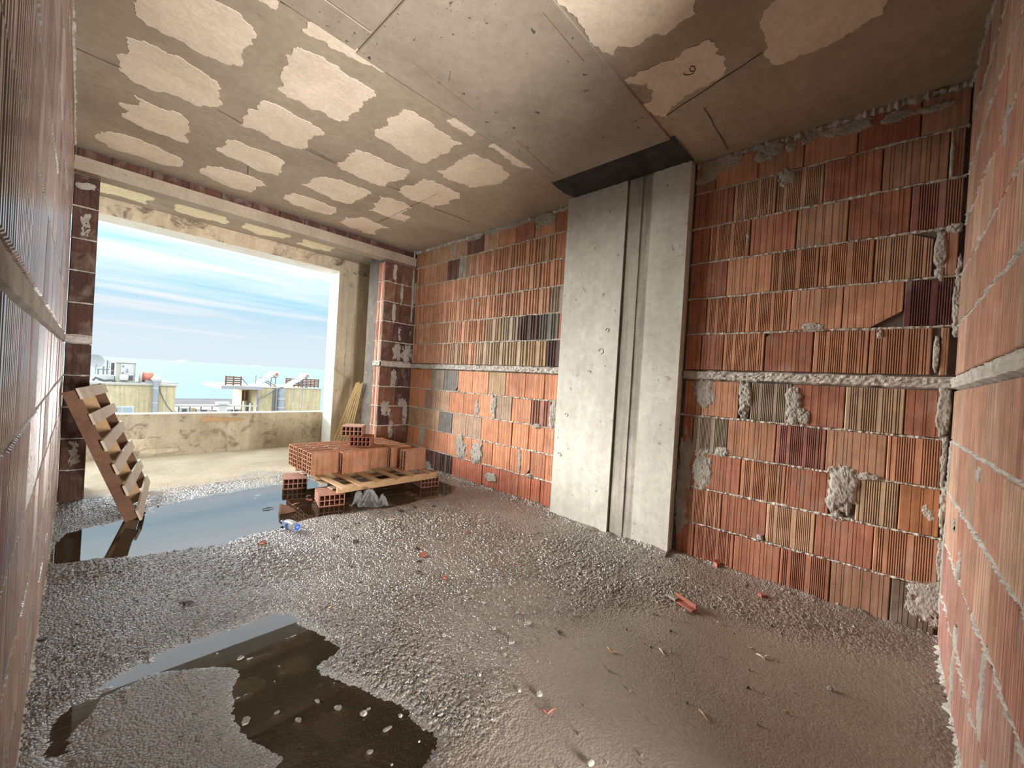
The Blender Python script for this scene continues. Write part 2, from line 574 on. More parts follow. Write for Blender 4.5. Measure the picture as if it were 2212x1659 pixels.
class Wall:
    """a plane of brickwork. side: 'R' faces -x, 'L' faces +x, 'B' faces +y, 'F' faces -y"""
    ROT = {'R': -math.pi / 2, 'L': math.pi / 2, 'B': math.pi, 'F': 0.0}

    def __init__(self, side, v, parent):
        self.side, self.v, self.parent = side, v, parent

    def P(self, a, z, d=0.0):
        """a along the wall, z up, d outwards from the brick face"""
        s = self.side
        if s == 'R': return Vector((self.v - d, a, z))
        if s == 'L': return Vector((self.v + d, a, z))
        if s == 'B': return Vector((a, self.v + d, z))
        return Vector((a, self.v - d, z))

    def brick(self, a0, a1, z0, z1, kind, color, mat=None, chip=None, gap=.0045, jit=.003):
        if a0 > a1: a0, a1 = a1, a0
        w, hh = (a1 - a0) - gap, (z1 - z0) - .012
        me = brick_mesh(kind, round(w / .004) * .004, hh, mat or MAT['brick'], chip)
        o = link('brick', me, self.parent)
        o.location = self.P((a0 + a1) / 2, (z0 + z1) / 2, random.uniform(-jit, jit)) - wloc(self.parent)
        o.rotation_euler = (random.uniform(-.006, .006), random.uniform(-.004, .004), self.ROT[self.side] + random.uniform(-.008, .008))
        k = random.uniform(.86, 1.12)
        o.color = (min(1, color[0] * k), min(1, color[1] * k), min(1, color[2] * k), 1)
        return o

    def joint(self, a0, a1, z, t=.008, out=.004, seed=1, step=.006, rough=1.0, name='mortar_joint', mat=None):
        n = max(4, int(abs(a1 - a0) / step))
        V, Fc = [], []
        xs = np.linspace(0, abs(a1 - a0), n + 1)
        n1 = vnoise2(xs * 85, xs * 0 + seed * 3.7, seed)
        n2 = vnoise2(xs * 14, xs * 0 + seed * 1.3, seed + 5)
        n3 = vnoise2(xs * 60, xs * 0 + seed * 2.1, seed + 9)
        n4 = vnoise2(xs * 150, xs * 0 + seed * 2.9, seed + 2)
        for i in range(n + 1):
            a = a0 + (a1 - a0) * i / n
            tt = t * (1 + .60 * n3[i] * rough + .25 * n4[i])
            dz = .003 * n2[i]
            o = out * (0.35 + 1.3 * n1[i] * rough + 1.0 * n2[i])
            prof = [(-tt - .004, -.020), (-tt * .9, o * .5 - .003), (-tt * .2, o + .003 * n4[i]), (tt * .5, o * .8 - .001 + .002 * n4[i]), (tt, o * .4 - .004), (tt + .004, -.020)]
            for zz, d in prof:
                V.append(self.P(a, z + dz + zz, d))
        m = 6
        for i in range(n):
            for k in range(m - 1):
                q = i * m + k
                Fc.append((q, q + 1, q + 1 + m, q + m))
        return part(name, (V, Fc), mat or MAT['mortar_pale'], self.parent)

    def band(self, a0, a1, z0, z1, out=.006, seed=3, step=.008, mat=None, k_=1.0):
        n = max(4, int(abs(a1 - a0) / step))
        m = 8
        A, K = np.meshgrid(np.linspace(0, abs(a1 - a0), n + 1), np.arange(m), indexing='ij')
        r = vnoise2(A * 75, K * 1.3 + seed, seed) * .006 * k_ + vnoise2(A * 22, K * .6 + seed, seed + 3) * .004 * k_
        ez = vnoise2(A[:, 0] * 22, A[:, 0] * 0 + seed, seed + 7) * .005 * k_
        V, Fc = [], []
        for i in range(n + 1):
            a = a0 + (a1 - a0) * i / n
            for k in range(m):
                f = k / (m - 1)
                z = z0 + (z1 - z0) * f + (ez[i] if k in (0, m - 1) else 0)
                d = out + r[i, k] if 0 < k < m - 1 else -.015
                V.append(self.P(a, z, d))
        for i in range(n):
            for k in range(m - 1):
                q = i * m + k
                Fc.append((q, q + 1, q + 1 + m, q + m))
        return part('concrete_band', (V, Fc), mat or MAT['mortar_pale'], self.parent)

    def smear(self, a, z, wa, hz, th=.006, seed=1, mat=None, name='mortar_smear'):
        """a ragged lick of mortar: a height field cut off where it runs out"""
        n = 26
        V, Fc = [], []
        U, Q = np.meshgrid(np.linspace(-1, 1, n + 1), np.linspace(-1, 1, n + 1), indexing='ij')
        A, Zz = a + U * wa * .68, z + Q * hz * .68
        rr = (np.abs(U) ** 2.6 + np.abs(Q) ** 2.6)
        D = 0.62 - rr + .42 * vnoise2(A * 17 + seed * 1.3, Zz * 17, seed) + .30 * vnoise2(A * 45, Zz * 45 + seed, seed + 1) + .16 * vnoise2(A * 110, Zz * 110, seed + 2)
        hgt = np.minimum(1, np.maximum(D, -.4) * 2.2)
        hgt = hgt * th + (hgt > 0) * (.0022 * vnoise2(A * 150, Zz * 150, seed + 3) + .0018 * vnoise2(A * 60, Zz * 60, seed + 4))
        idx = {}

        def vid(i, k):
            if (i, k) not in idx:
                idx[(i, k)] = len(V)
                V.append(self.P(A[i, k], Zz[i, k], float(hgt[i, k]) if D[i, k] > 0 else -.007))
            return idx[(i, k)]
        for i in range(n):
            for k in range(n):
                c = [(i, k), (i + 1, k), (i + 1, k + 1), (i, k + 1)]
                if max(D[p] for p in c) > 0:
                    Fc.append(tuple(vid(*p) for p in c))
        if not Fc: return None
        return part(name, (V, Fc), mat or MAT['mortar'], self.parent)


def pix_wall(z0, s):
    return lambda x, y: (z0[0] + x * s, z0[1] + y * s)


# clay colours
C_OR = (0.50, 0.25, 0.145)
C_OR2 = (0.52, 0.22, 0.115)
C_RED = (0.40, 0.165, 0.10)
C_TAN = (0.54, 0.34, 0.215)
C_BRN = (0.40, 0.225, 0.14)
C_PUR = (0.175, 0.085, 0.075)
C_GRY = (0.36, 0.29, 0.215)
C_DRK = (0.115, 0.068, 0.058)
C_SMK = (0.19, 0.175, 0.155)

# ------------------------------------------------------------------ structure: right wall, near part
wall_rf = part('wall_right_front', box(XN + .013, XN + .19, YN - .15, CY0 + .05, -.02, H + .02), MAT['mortar_back'])
tag(wall_rf, 'ribbed red brick wall between the concrete column and the side brick wall', 'wall', kind='structure')
W = Wall('R', XN, wall_rf)
NEAR = {   # joints along y, from the column to the corner, and each brick's face and clay
    'T': ([1.10, .969, .712, .468, .214, -.04, -.215], 'fffffff', ['BRN', 'OR', 'BRN', 'OR', 'RED', 'BRN']),
    9: ([1.10, .843, .599, .358, .102, -.15, -.205], 'sccsss', ['RED', 'TAN', 'TAN', 'RED', 'BRN', 'BRN']),
    8: ([1.10, .984, .734, .480, .234, -.021, -.211], 'scssscc', ['RED', 'OR', 'RED', 'BRN', 'RED', 'PURL']),
    7: ([1.10, .856, .597, .358, .113, -.117, -.157, -.205], 'ssccccs', ['RED', 'OR', 'OR', 'OR', 'TAN', 'MORT', 'BRN']),
    6: ([1.10, .975, .729, .481, .233, -.018, -.202], 'sccssd', ['RED', 'OR', 'OR', 'OR', 'OR', 'DRK']),
    5: ([1.10, .997, .851, .609, .359, .109, -.134, -.163, -.195], 'sscsccmss', ['RED', 'RED', 'OR', 'RED', 'OR', 'OR', 'MORT', 'BRN']),
    4: ([1.092, .970, .738, .668, .449, .195, -.049, -.184], 'ssmcscs', ['RED', 'OR', 'MORT', 'GRY', 'RED', 'GRYT', 'RED']),
    3: ([1.089, 1.017, .793, .517, .269, .009, -.195], 'scscsc', ['RED', 'GRY', 'OR', 'PURL', 'BRN', 'OR']),
    2: ([1.086, .990, .700, .453, .238, .124, -.05, -.202], 'sscsmcs', ['RED', 'RED', 'OR', 'RED', 'MORT', 'GRYT', 'RED2']),
    1: ([1.09, 1.045, .800, .541, .294, .039, -.210], 'scscscc', ['RED', 'OR', 'RED', 'TAN', 'RED', 'OR']),
    0: ([1.09, .964, .712, .455, .212, -.042, -.210], 'scscss', ['RED', 'RED', 'RED', 'RED', 'BRN', 'SMK']),
}
PAL = {'BRN': C_BRN, 'OR': C_OR, 'RED': C_RED, 'TAN': C_TAN, 'PUR': C_PUR, 'PURL': (.34, .15, .115), 'DRK': (.15, .06, .055), 'GRY': C_GRY, 'GRYT': (.44, .31, .20),
       'SMK': (.20, .145, .105), 'RED2': (.42, .185, .085), 'OR2': C_OR2}
FACE = {'f': 'flat', 's': 'scratch', 'c': 'comb', 'd': 'comb_b'}
for row, (js, faces, cols) in NEAR.items():
    z0, z1 = TOPROW if row == 'T' else COURSES[row]
    for i in range(len(js) - 1):
        if cols[i] == 'MORT': continue
        fk = FACE.get(faces[i], 'scratch')
        if fk == 'comb' and random.random() < .4: fk = 'comb_b'
        if fk == 'scratch' and random.random() < .4: fk = 'scratch_b'
        chip = None
        if row == 6 and i == 4: chip = (1, -1, .13, .085)
        if row == 7 and i == 4: chip = (1, 1, .09, .045)
        if row == 5 and i == 3: chip = (-1, 1, .03, .03)
        if row == 1 and i == 2: chip = (1, -1, .03, .045)
        W.brick(js[i], js[i + 1], z0, z1, fk, PAL[cols[i]], MAT['brick_flat'] if fk == 'flat' else MAT['brick'], chip)
for k, z in enumerate([.25, .50, .75, 1.0, 1.572, 1.825, 2.075, 2.325, 2.575]):
    W.joint(CY0 - .01, YN + .005, z, t=.0065, out=.004, seed=20 + k)
W.joint(CY0 - .01, YN + .005, 2.786, t=.022, out=.010, seed=33, rough=1.3)
W.joint(CY0 - .01, YN + .005, .006, t=.012, out=.012, seed=34, rough=1.2)
W.band(CY0 - .01, YN, BAND[0], BAND[1], .007, 4)
R7 = pix_wall((1440, 220), 772 / 2208)
R8 = pix_wall((1440, 780), 772 / 2066)


def wall_smear(Wl, zf, x, y, wx, hy, th=.006, seed=1):
    ax = 'x' if Wl.side in 'RL' else 'y'
    p = on(*zf(x, y), ax, Wl.v)
    q = on(*zf(x + wx, y), ax, Wl.v)
    r = on(*zf(x, y + hy), ax, Wl.v)
    i = 1 if ax == 'x' else 0
    Wl.smear(p[i], p.z, abs(q[i] - p[i]), abs(r.z - p.z), th, seed)


for k, (x, y, wx, hy, th) in enumerate([(215, 190, 130, 130, .005), (450, 225, 70, 190, .012), (735, 250, 90, 190, .010), (790, 320, 60, 90, .008), (205, 620, 90, 190, .005),
                                         (1010, 760, 160, 270, .012), (1150, 665, 190, 45, .012), (1600, 300, 70, 260, .008), (1600, 580, 40, 260, .006), (1605, 850, 60, 260, .008),
                                         (1510, 870, 90, 80, .004), (1560, 1360, 110, 160, .006), (1500, 1400, 200, 200, .004), (540, 1020, 40, 35, .012), (320, 525, 70, 50, .008),
                                         (100, 700, 70, 620, .006), (1585, 1130, 40, 240, .006)]):
    wall_smear(W, R8, x, y, wx, hy, th, 60 + k)
for k, (x, y, wx, hy, th) in enumerate([(735, 460, 110, 100, .010), (630, 300, 160, 110, .016), (770, 285, 60, 50, .01), (890, 215, 130, 60, .008), (330, 390, 220, 90, .006),
                                         (1100, 165, 300, 70, .006), (1680, 30, 190, 40, .010), (1460, 75, 220, 60, .005), (1690, 960, 70, 260, .010), (1800, 1150, 50, 320, .010),
                                         (1795, 1330, 60, 200, .014), (905, 1390, 150, 40, .008), (1665, 1560, 30, 170, .008), (1765, 340, 25, 270, .008), (1320, 1445, 40, 60, .006),
                                         (1790, 780, 100, 60, .01), (500, 860, 22, 90, .006), (250, 470, 120, 60, .005)]):
    wall_smear(W, R7, x, y, wx, hy, th, 90 + k)

# ------------------------------------------------------------------ right wall, far part
wall_rr = part('wall_right_rear', box(XF + .013, XF + .19, CY1 - .03, YO + .3, -.02, H + .02), MAT['mortar_back'])
tag(wall_rr, 'brick wall running from the concrete column to the balcony opening', 'wall', kind='structure')
W = Wall('R', XF, wall_rr)
FAR = {
    'T': [4.69, 4.424, 3.909, 3.661, 3.387, 3.147, 2.893, 2.646, 2.392, 2.16],
    9: [4.69, 4.53, 4.24, 4.02, 3.795, 3.60, 3.357, 3.107, 2.854, 2.608, 2.363, 2.16],
    8: [4.69, 4.517, 4.27, 4.017, 3.762, 3.525, 3.269, 3.025, 2.778, 2.543, 2.271, 2.16],
    7: [4.69, 4.41, 4.147, 3.901, 3.654, 3.396, 3.142, 2.892, 2.647, 2.397, 2.16],
    6: [4.69, 4.57, 4.295, 4.038, 3.79, 3.531, 3.281, 3.028, 2.779, 2.523, 2.282, 2.16],
    5: [4.69, 4.427, 4.151, 3.894, 3.644, 3.403, 3.146, 2.901, 2.647, 2.407, 2.16],
    4: [4.69, 4.463, 4.204, 3.953, 3.689, 3.435, 3.174, 2.919, 2.648, 2.407, 2.16],
    3: [4.69, 4.346, 4.094, 3.828, 3.572, 3.316, 3.08, 2.815, 2.553, 2.307, 2.16],
    2: [4.69, 4.258, 4.007, 3.755, 3.504, 3.245, 2.982, 2.789, 2.567, 2.374, 2.16],
    1: [4.69, 4.317, 4.086, 3.822, 3.561, 3.392, 3.053, 2.796, 2.527, 2.16],
    0: [4.69, 4.358, 3.976, 3.708, 3.448, 3.192, 2.931, 2.663, 2.50, 2.384, 2.16],
}
SPEC = {('T', 3): ('flat', C_PUR), ('T', 8): ('flat', C_OR2), ('T', 6): ('flat', C_RED), (9, 3): ('rib', C_PUR), (9, 4): ('rib', C_GRY), (9, 10): ('scratch', C_OR2), (8, 10): ('scratch', C_OR2),
        (7, 9): ('rib', C_GRY), (6, 8): ('rib', C_DRK), (6, 9): ('rib', C_SMK), (6, 10): ('scratch', C_RED), (6, 7): ('rib', (.42, .36, .26)), (6, 6): ('rib', (.46, .33, .22)),
        (5, 9): ('rib', C_DRK), (5, 8): ('rib', (.46, .33, .20)), (5, 7): ('rib', (.46, .35, .22)), (5, 6): ('rib', (.44, .34, .22)), (5, 5): ('rib', (.45, .34, .23)), (5, 3): ('rib', (.48, .33, .22)),
        (4, 2): ('scratch', C_GRY), (4, 3): ('scratch_b', C_SMK), (4, 6): ('scratch', (.44, .30, .17)), (3, 1): ('scratch', (.36, .22, .16)), (3, 2): ('scratch', C_TAN), (3, 6): ('scratch', (.36, .25, .17)),
        (3, 8): ('rib', (.36, .17, .13)), (2, 0): ('scratch', (.46, .31, .19)), (2, 1): ('scratch', C_TAN), (2, 2): ('scratch', C_SMK), (2, 3): ('scratch', C_TAN), (2, 4): ('scratch', (.42, .28, .19)),
        (0, 1): ('rib', C_PUR), (0, 2): ('rib', C_DRK)}
for row, js in FAR.items():
    z0, z1 = TOPROW if row == 'T' else COURSES[row]
    for i in range(len(js) - 1):
        if row == 'T': kind, c = 'flat', random.choice([C_OR, C_TAN, C_OR, (.52, .27, .15)])
        elif row >= 5: kind, c = 'rib', random.choice([(.56, .30, .185), (.53, .27, .16), (.58, .33, .20)])
        else: kind, c = random.choice(['scratch', 'scratch_b']), random.choice([C_OR2, (.60, .27, .14), (.56, .24, .12)])
        if row == 0: c = (.46, .15, .085)
        if (row, i) in SPEC: kind, c = SPEC[(row, i)]
        pieces = [(js[i], js[i + 1])]
        if abs(js[i] - js[i + 1]) > .30:
            mid = (js[i] + js[i + 1]) / 2
            pieces = [(js[i], mid), (mid, js[i + 1])]
        for a, b in pieces:
            chip = (1, -1, .05, .06) if (row, i) in ((1, 7), (4, 3)) else ((-1, -1, .035, .05) if (row, i) in ((0, 5),) else None)
            W.brick(a, b, z0, z1, kind, c, MAT['brick_flat'] if kind == 'flat' else MAT['brick'], chip)
for k, z in enumerate([.25, .50, .75, 1.0, 1.572, 1.825, 2.075, 2.325, 2.575]):
    W.joint(CY1 - .01, YF, z, t=.0075, out=.005, seed=50 + k, step=.011)
W.joint(CY1 - .01, YF, 2.787, t=.020, out=.010, seed=63, rough=1.3, step=.011)
W.joint(CY1 - .01, YF, .008, t=.015, out=.014, seed=64, rough=1.2, step=.011)
W.band(CY1 - .01, YF, BAND[0], BAND[1], .010, 5)
F1 = pix_wall((880, 430), 360 / 1614)
F2 = pix_wall((870, 760), 360 / 1614)
for k, (x, y, wx, hy, th) in enumerate([(880, 530, 60, 230, .010), (720, 540, 40, 130, .006), (1460, 620, 80, 260, .010), (190, 800, 50, 190, .006), (565, 930, 90, 210, .010), (720, 965, 95, 220, .010),
                                         (225, 1095, 70, 70, .006), (850, 1215, 120, 70, .008), (1225, 1200, 60, 40, .014), (1130, 1060, 30, 190, .006), (1300, 720, 60, 40, .01), (540, 380, 50, 16, .01)]):
    wall_smear(W, F2, x, y, wx, hy, th, 130 + k)
for k, (x, y, wx, hy, th) in enumerate([(520, 660, 34, 220, .008), (1340, 195, 190, 110, .012), (180, 490, 160, 60, .008), (390, 410, 200, 50, .008), (660, 370, 120, 50, .006), (960, 270, 300, 60, .008),
                                         (1140, 210, 150, 60, .006), (65, 920, 26, 180, .008), (460, 480, 26, 150, .008), (690, 1020, 24, 60, .006), (1520, 90, 120, 40, .01)]):
    wall_smear(W, F1, x, y, wx, hy, th, 150 + k)

# ------------------------------------------------------------------ back wall (facing the opening)
BX0, BX1 = 1.16, 0.58
wall_b = part('wall_back', join(box(BX0, XN + .19, YN - .19, YN - .013, -.02, H + .02), box(XL, BX1, YN - .19, YN - .013, -.02, H + .02), box(BX1, BX0, YN - .19, YN - .013, 2.2, H + .02)), MAT['mortar_back'])  # stub, head and doorway gap added behind the camera to shape the fill
tag(wall_b, 'pinkish brick wall at right angles to the ribbed wall with the mortar band', 'wall', kind='structure')
W = Wall('B', YN, wall_b)
for row in ['T'] + list(range(9, -1, -1)):
    z0, z1 = TOPROW if row == 'T' else COURSES[row]
    a = XN - .002
    k = 0
    off = (.10 if (row != 'T' and row % 2) else .225)
    while a > BX0 + .02:
        b = max(BX0, a - (off if k == 0 else .25))
        c = random.choice([(.46, .255, .175), (.44, .235, .16), (.49, .31, .215), (.41, .195, .14), (.45, .285, .20)])
        if row != 'T' and row < 2: c = random.choice([(.40, .21, .165), (.37, .185, .15), (.43, .25, .195)])
        W.brick(a, b, z0, z1, 'flat' if row == 'T' else random.choice(['scratch', 'scratch_b']), c, MAT['brick'], None)
        a = b
        k += 1
    a = BX1
    while a > XL + .02:      # added stub beyond the gap, keeps the fill off the left wall
        b = max(XL, a - .25)
        W.brick(a, b, z0, z1, 'scratch', (.44, .235, .16), MAT['brick'], None)
        a = b
for k, z in enumerate([.25, .50, .75, 1.0, 1.572, 1.825, 2.075, 2.325, 2.575]):
    W.joint(BX1, XL, z, t=.007, out=.006, seed=150 + k, step=.012)
    W.joint(XN - .004, BX0, z, t=.007, out=.006, seed=170 + k, step=.007)
W.joint(XN, BX0, 2.787, t=.02, out=.010, seed=183)
W.joint(XN, BX0, .01, t=.014, out=.014, seed=184)
W.band(XN, BX0, BAND[0], BAND[1], .010, 8)
for k, (a, z, wa, hz, th) in enumerate([(2.92, .86, .03, .22, .008), (2.35, .55, .03, .12, .008), (2.33, .13, .07, .30, .006), (1.72, .37, .06, .22, .008), (2.05, .95, .05, .05, .006), (1.95, 2.05, .05, .12, .006),
                                         (2.93, .38, .02, .4, .006), (2.6, .66, .03, .05, .006)]):
    W.smear(a, z, wa, hz, th, 190 + k)

# ------------------------------------------------------------------ left wall
wall_l = part('wall_left', box(XL - .2, XL - .018, -3.5, YF + .43, -.02, H + .02), MAT['mortar_back'])
tag(wall_l, 'deeply ribbed mauve brick wall the slatted pallet leans on', 'wall', kind='structure')
W = Wall('L', XL, wall_l)
for row in ['T'] + list(range(9, -1, -1)):
    z0, z1 = TOPROW if row == 'T' else COURSES[row]
    a = YF - .002
    k = 0
    off = (.13 if (row != 'T' and row % 2) else .25)
    while a > -.5:
        b = a - (off if k == 0 else .25)
        kind = 'rib_wide' if b < 1.45 else random.choice(['rib_fine', 'rib_wide', 'rib_fine'])
        if row == 'T': kind = 'scratch'
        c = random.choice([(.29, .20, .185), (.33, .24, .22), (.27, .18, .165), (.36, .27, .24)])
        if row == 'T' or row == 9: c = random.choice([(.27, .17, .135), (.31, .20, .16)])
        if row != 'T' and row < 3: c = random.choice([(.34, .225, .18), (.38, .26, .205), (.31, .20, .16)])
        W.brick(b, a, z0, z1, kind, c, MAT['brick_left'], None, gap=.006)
        a = b
        k += 1
for k, z in enumerate([.25, .50, .75, 1.0, 1.572, 1.825, 2.075, 2.325, 2.575]):
    W.joint(-.5, YF, z, t=.007, out=-.001, seed=210 + k, step=.008, mat=MAT['mortar'])
W.joint(-.5, YF, 2.787, t=.02, out=.006, seed=223)
W.joint(-.5, YF, .01, t=.012, out=.006, seed=224)
W.band(-.5, YF, BAND[0], BAND[1], .001, 9, mat=MAT['mortar'], k_=.25)

# ------------------------------------------------------------------ concrete column
col = empty('concrete_column', (XC + .1, (CY0 + CY1) / 2, 0), 'wide pale grey concrete column with a dark vertical joint in the brick wall', 'column')


def wavy_panel(y0, y1, x, z0, z1, seed, amp=.002, depth=.25):
    ny, nz = max(4, int((y1 - y0) / .03)), 60
    V, Fc = [], []
    for i in range(ny + 1):
        for k in range(nz + 1):
            y, z = y0 + (y1 - y0) * i / ny, z0 + (z1 - z0) * k / nz
            V.append((x + amp * vn(y * 6, z * 3, seed) + amp * .5 * vn(y * 20, z * 20, seed + 1), y, z))
    for i in range(ny):
        for k in range(nz):
            a = i * (nz + 1) + k
            Fc.append((a, a + 1, a + nz + 2, a + nz + 1))
    # returns to the back
    b = len(V)
    ring = [i * (nz + 1) for i in range(ny + 1)]
    left = list(range(0, nz + 1))
    right = list(range(ny * (nz + 1), (ny + 1) * (nz + 1)))
    for src in (left, right):
        s = len(V)
        V += [(x + depth, V[q][1], V[q][2]) for q in src]
        for k in range(len(src) - 1):
            f = (src[k], src[k + 1], s + k + 1, s + k)
            Fc.append(f if src is right else f[::-1])
    top = [i * (nz + 1) + nz for i in range(ny + 1)]
    s = len(V)
    V += [(x + depth, V[q][1], V[q][2]) for q in top]
    for k in range(len(top) - 1):
        Fc.append((top[k], top[k + 1], s + k + 1, s + k))
    return V, Fc


part('face_panel', wavy_panel(1.600, CY1, XC, -.01, H - .004, 3), MAT['cast_concrete'], col)
part('face_panel', wavy_panel(CY0, 1.392, XC + .004, -.01, H - .004, 7), MAT['cast_concrete'], col)
part('board_strip', wavy_panel(1.392, 1.590, XC + .016, -.01, H - .004, 5, .0015), MAT['cast_strip'], col)
part('board_strip', wavy_panel(1.475, 1.580, XC + .010, -.01, H - .004, 15, .0015, .02), MAT['cast_strip'], col)
part('joint_core', box(XC + .06, XC + .24, CY0 + .02, CY1 - .02, -.01, H - .01), MAT['black'], col)
cw = Wall('R', XC, col)
for k, (a, z, wa, hz) in enumerate([(2.05, .9, .03, .03), (1.75, 1.45, .04, .045), (1.70, 1.62, .03, .03), (2.1, .55, .03, .03), (1.85, 1.28, .03, .02), (1.2, 1.25, .02, .03)]):
    n = 14
    pts = [cw.P(a + wa / 2 * math.cos(6.28 * i / n) * (1 + .2 * vn(i, k)), z + hz / 2 * math.sin(6.28 * i / n), .0015) for i in range(n - 3)]
    part('form_tie_scar', tube(pts, .0016, 5), MAT['cast_strip'], col)
W = Wall('F', CY0, col)   # the narrow return beside the near wall carries mortar
for k, (a, z, wa, hz) in enumerate([(2.95, .25, .05, .4), (2.955, .8, .04, .5)]):
    W.smear(a, z, wa, hz, .004, 240 + k)

# ------------------------------------------------------------------ ceiling
ceil = part('ceiling', join(box(XL - .2, XN + .19, -3.5, YF + .43, H, H + .2)), MAT['ceiling'])
tag(ceil, 'rough brown concrete ceiling with pale infill blocks showing through', 'ceiling', kind='structure')
BY0, BY1 = 1.13, 2.085


def slab(x0, x1, y0, y1, drop, mat, name, par, bev=.004):
    z = H - drop
    V = [(x0, y0, H + .01), (x1, y0, H + .01), (x1, y1, H + .01), (x0, y1, H + .01), (x0, y0, z + bev), (x1, y0, z + bev), (x1, y1, z + bev), (x0, y1, z + bev),
         (x0 + bev, y0 + bev, z), (x1 - bev, y0 + bev, z), (x1 - bev, y1 - bev, z), (x0 + bev, y1 - bev, z)]
    Fc = [(8, 11, 10, 9)]
    for i in range(4):
        j = (i + 1) % 4
        Fc += [(i, j, j + 4, i + 4)[::-1], (i + 4, j + 4, j + 8, i + 8)[::-1]]
    return part(name, (V, Fc), mat, par)


# the flat beam: cast against boards, so its soffit is in panels
xa = on(790, 85, 'z', H).x
slab(xa + .004, 2.57, BY0, BY1, .012, MAT['beam'], 'beam_panel', ceil)
ya = on(760, 35, 'z', H).y
slab(-.05, xa - .004, ya + .004, BY1 - .01, .009, MAT['beam'], 'beam_panel', ceil)
slab(-.05, xa - .008, BY0, ya - .006, .014, MAT['beam'], 'beam_panel', ceil)
slab(2.60, XN + .02, BY0 - .005, BY1 + .03, -.004, MAT['black'], 'black_membrane_strip', ceil)
# membrane lip sagging below the soffit at the head of the column
V, Fc = [], []
nx, ny = 10, 40
for i in range(nx + 1):
    for k in range(ny + 1):
        x = 2.565 + (XC + .01 - 2.565) * i / nx
        y = BY0 - .03 + (BY1 + .05 - BY0) * k / ny
        z = H - .006 - .022 * math.sin(math.pi * i / nx) * (.6 + .4 * vn(x * 9, y * 5, 3)) + .004 * vn(x * 40, y * 40, 8)
        V.append((x + .012 * vn(0, y * 9, 4) * (1 - i / nx), y, z))
for i in range(nx):
    for k in range(ny):
        a = i * (ny + 1) + k
        Fc.append((a, a + ny + 1, a + ny + 2, a + 1))
part('black_membrane_strip', (V, Fc), MAT['black'], ceil, True)

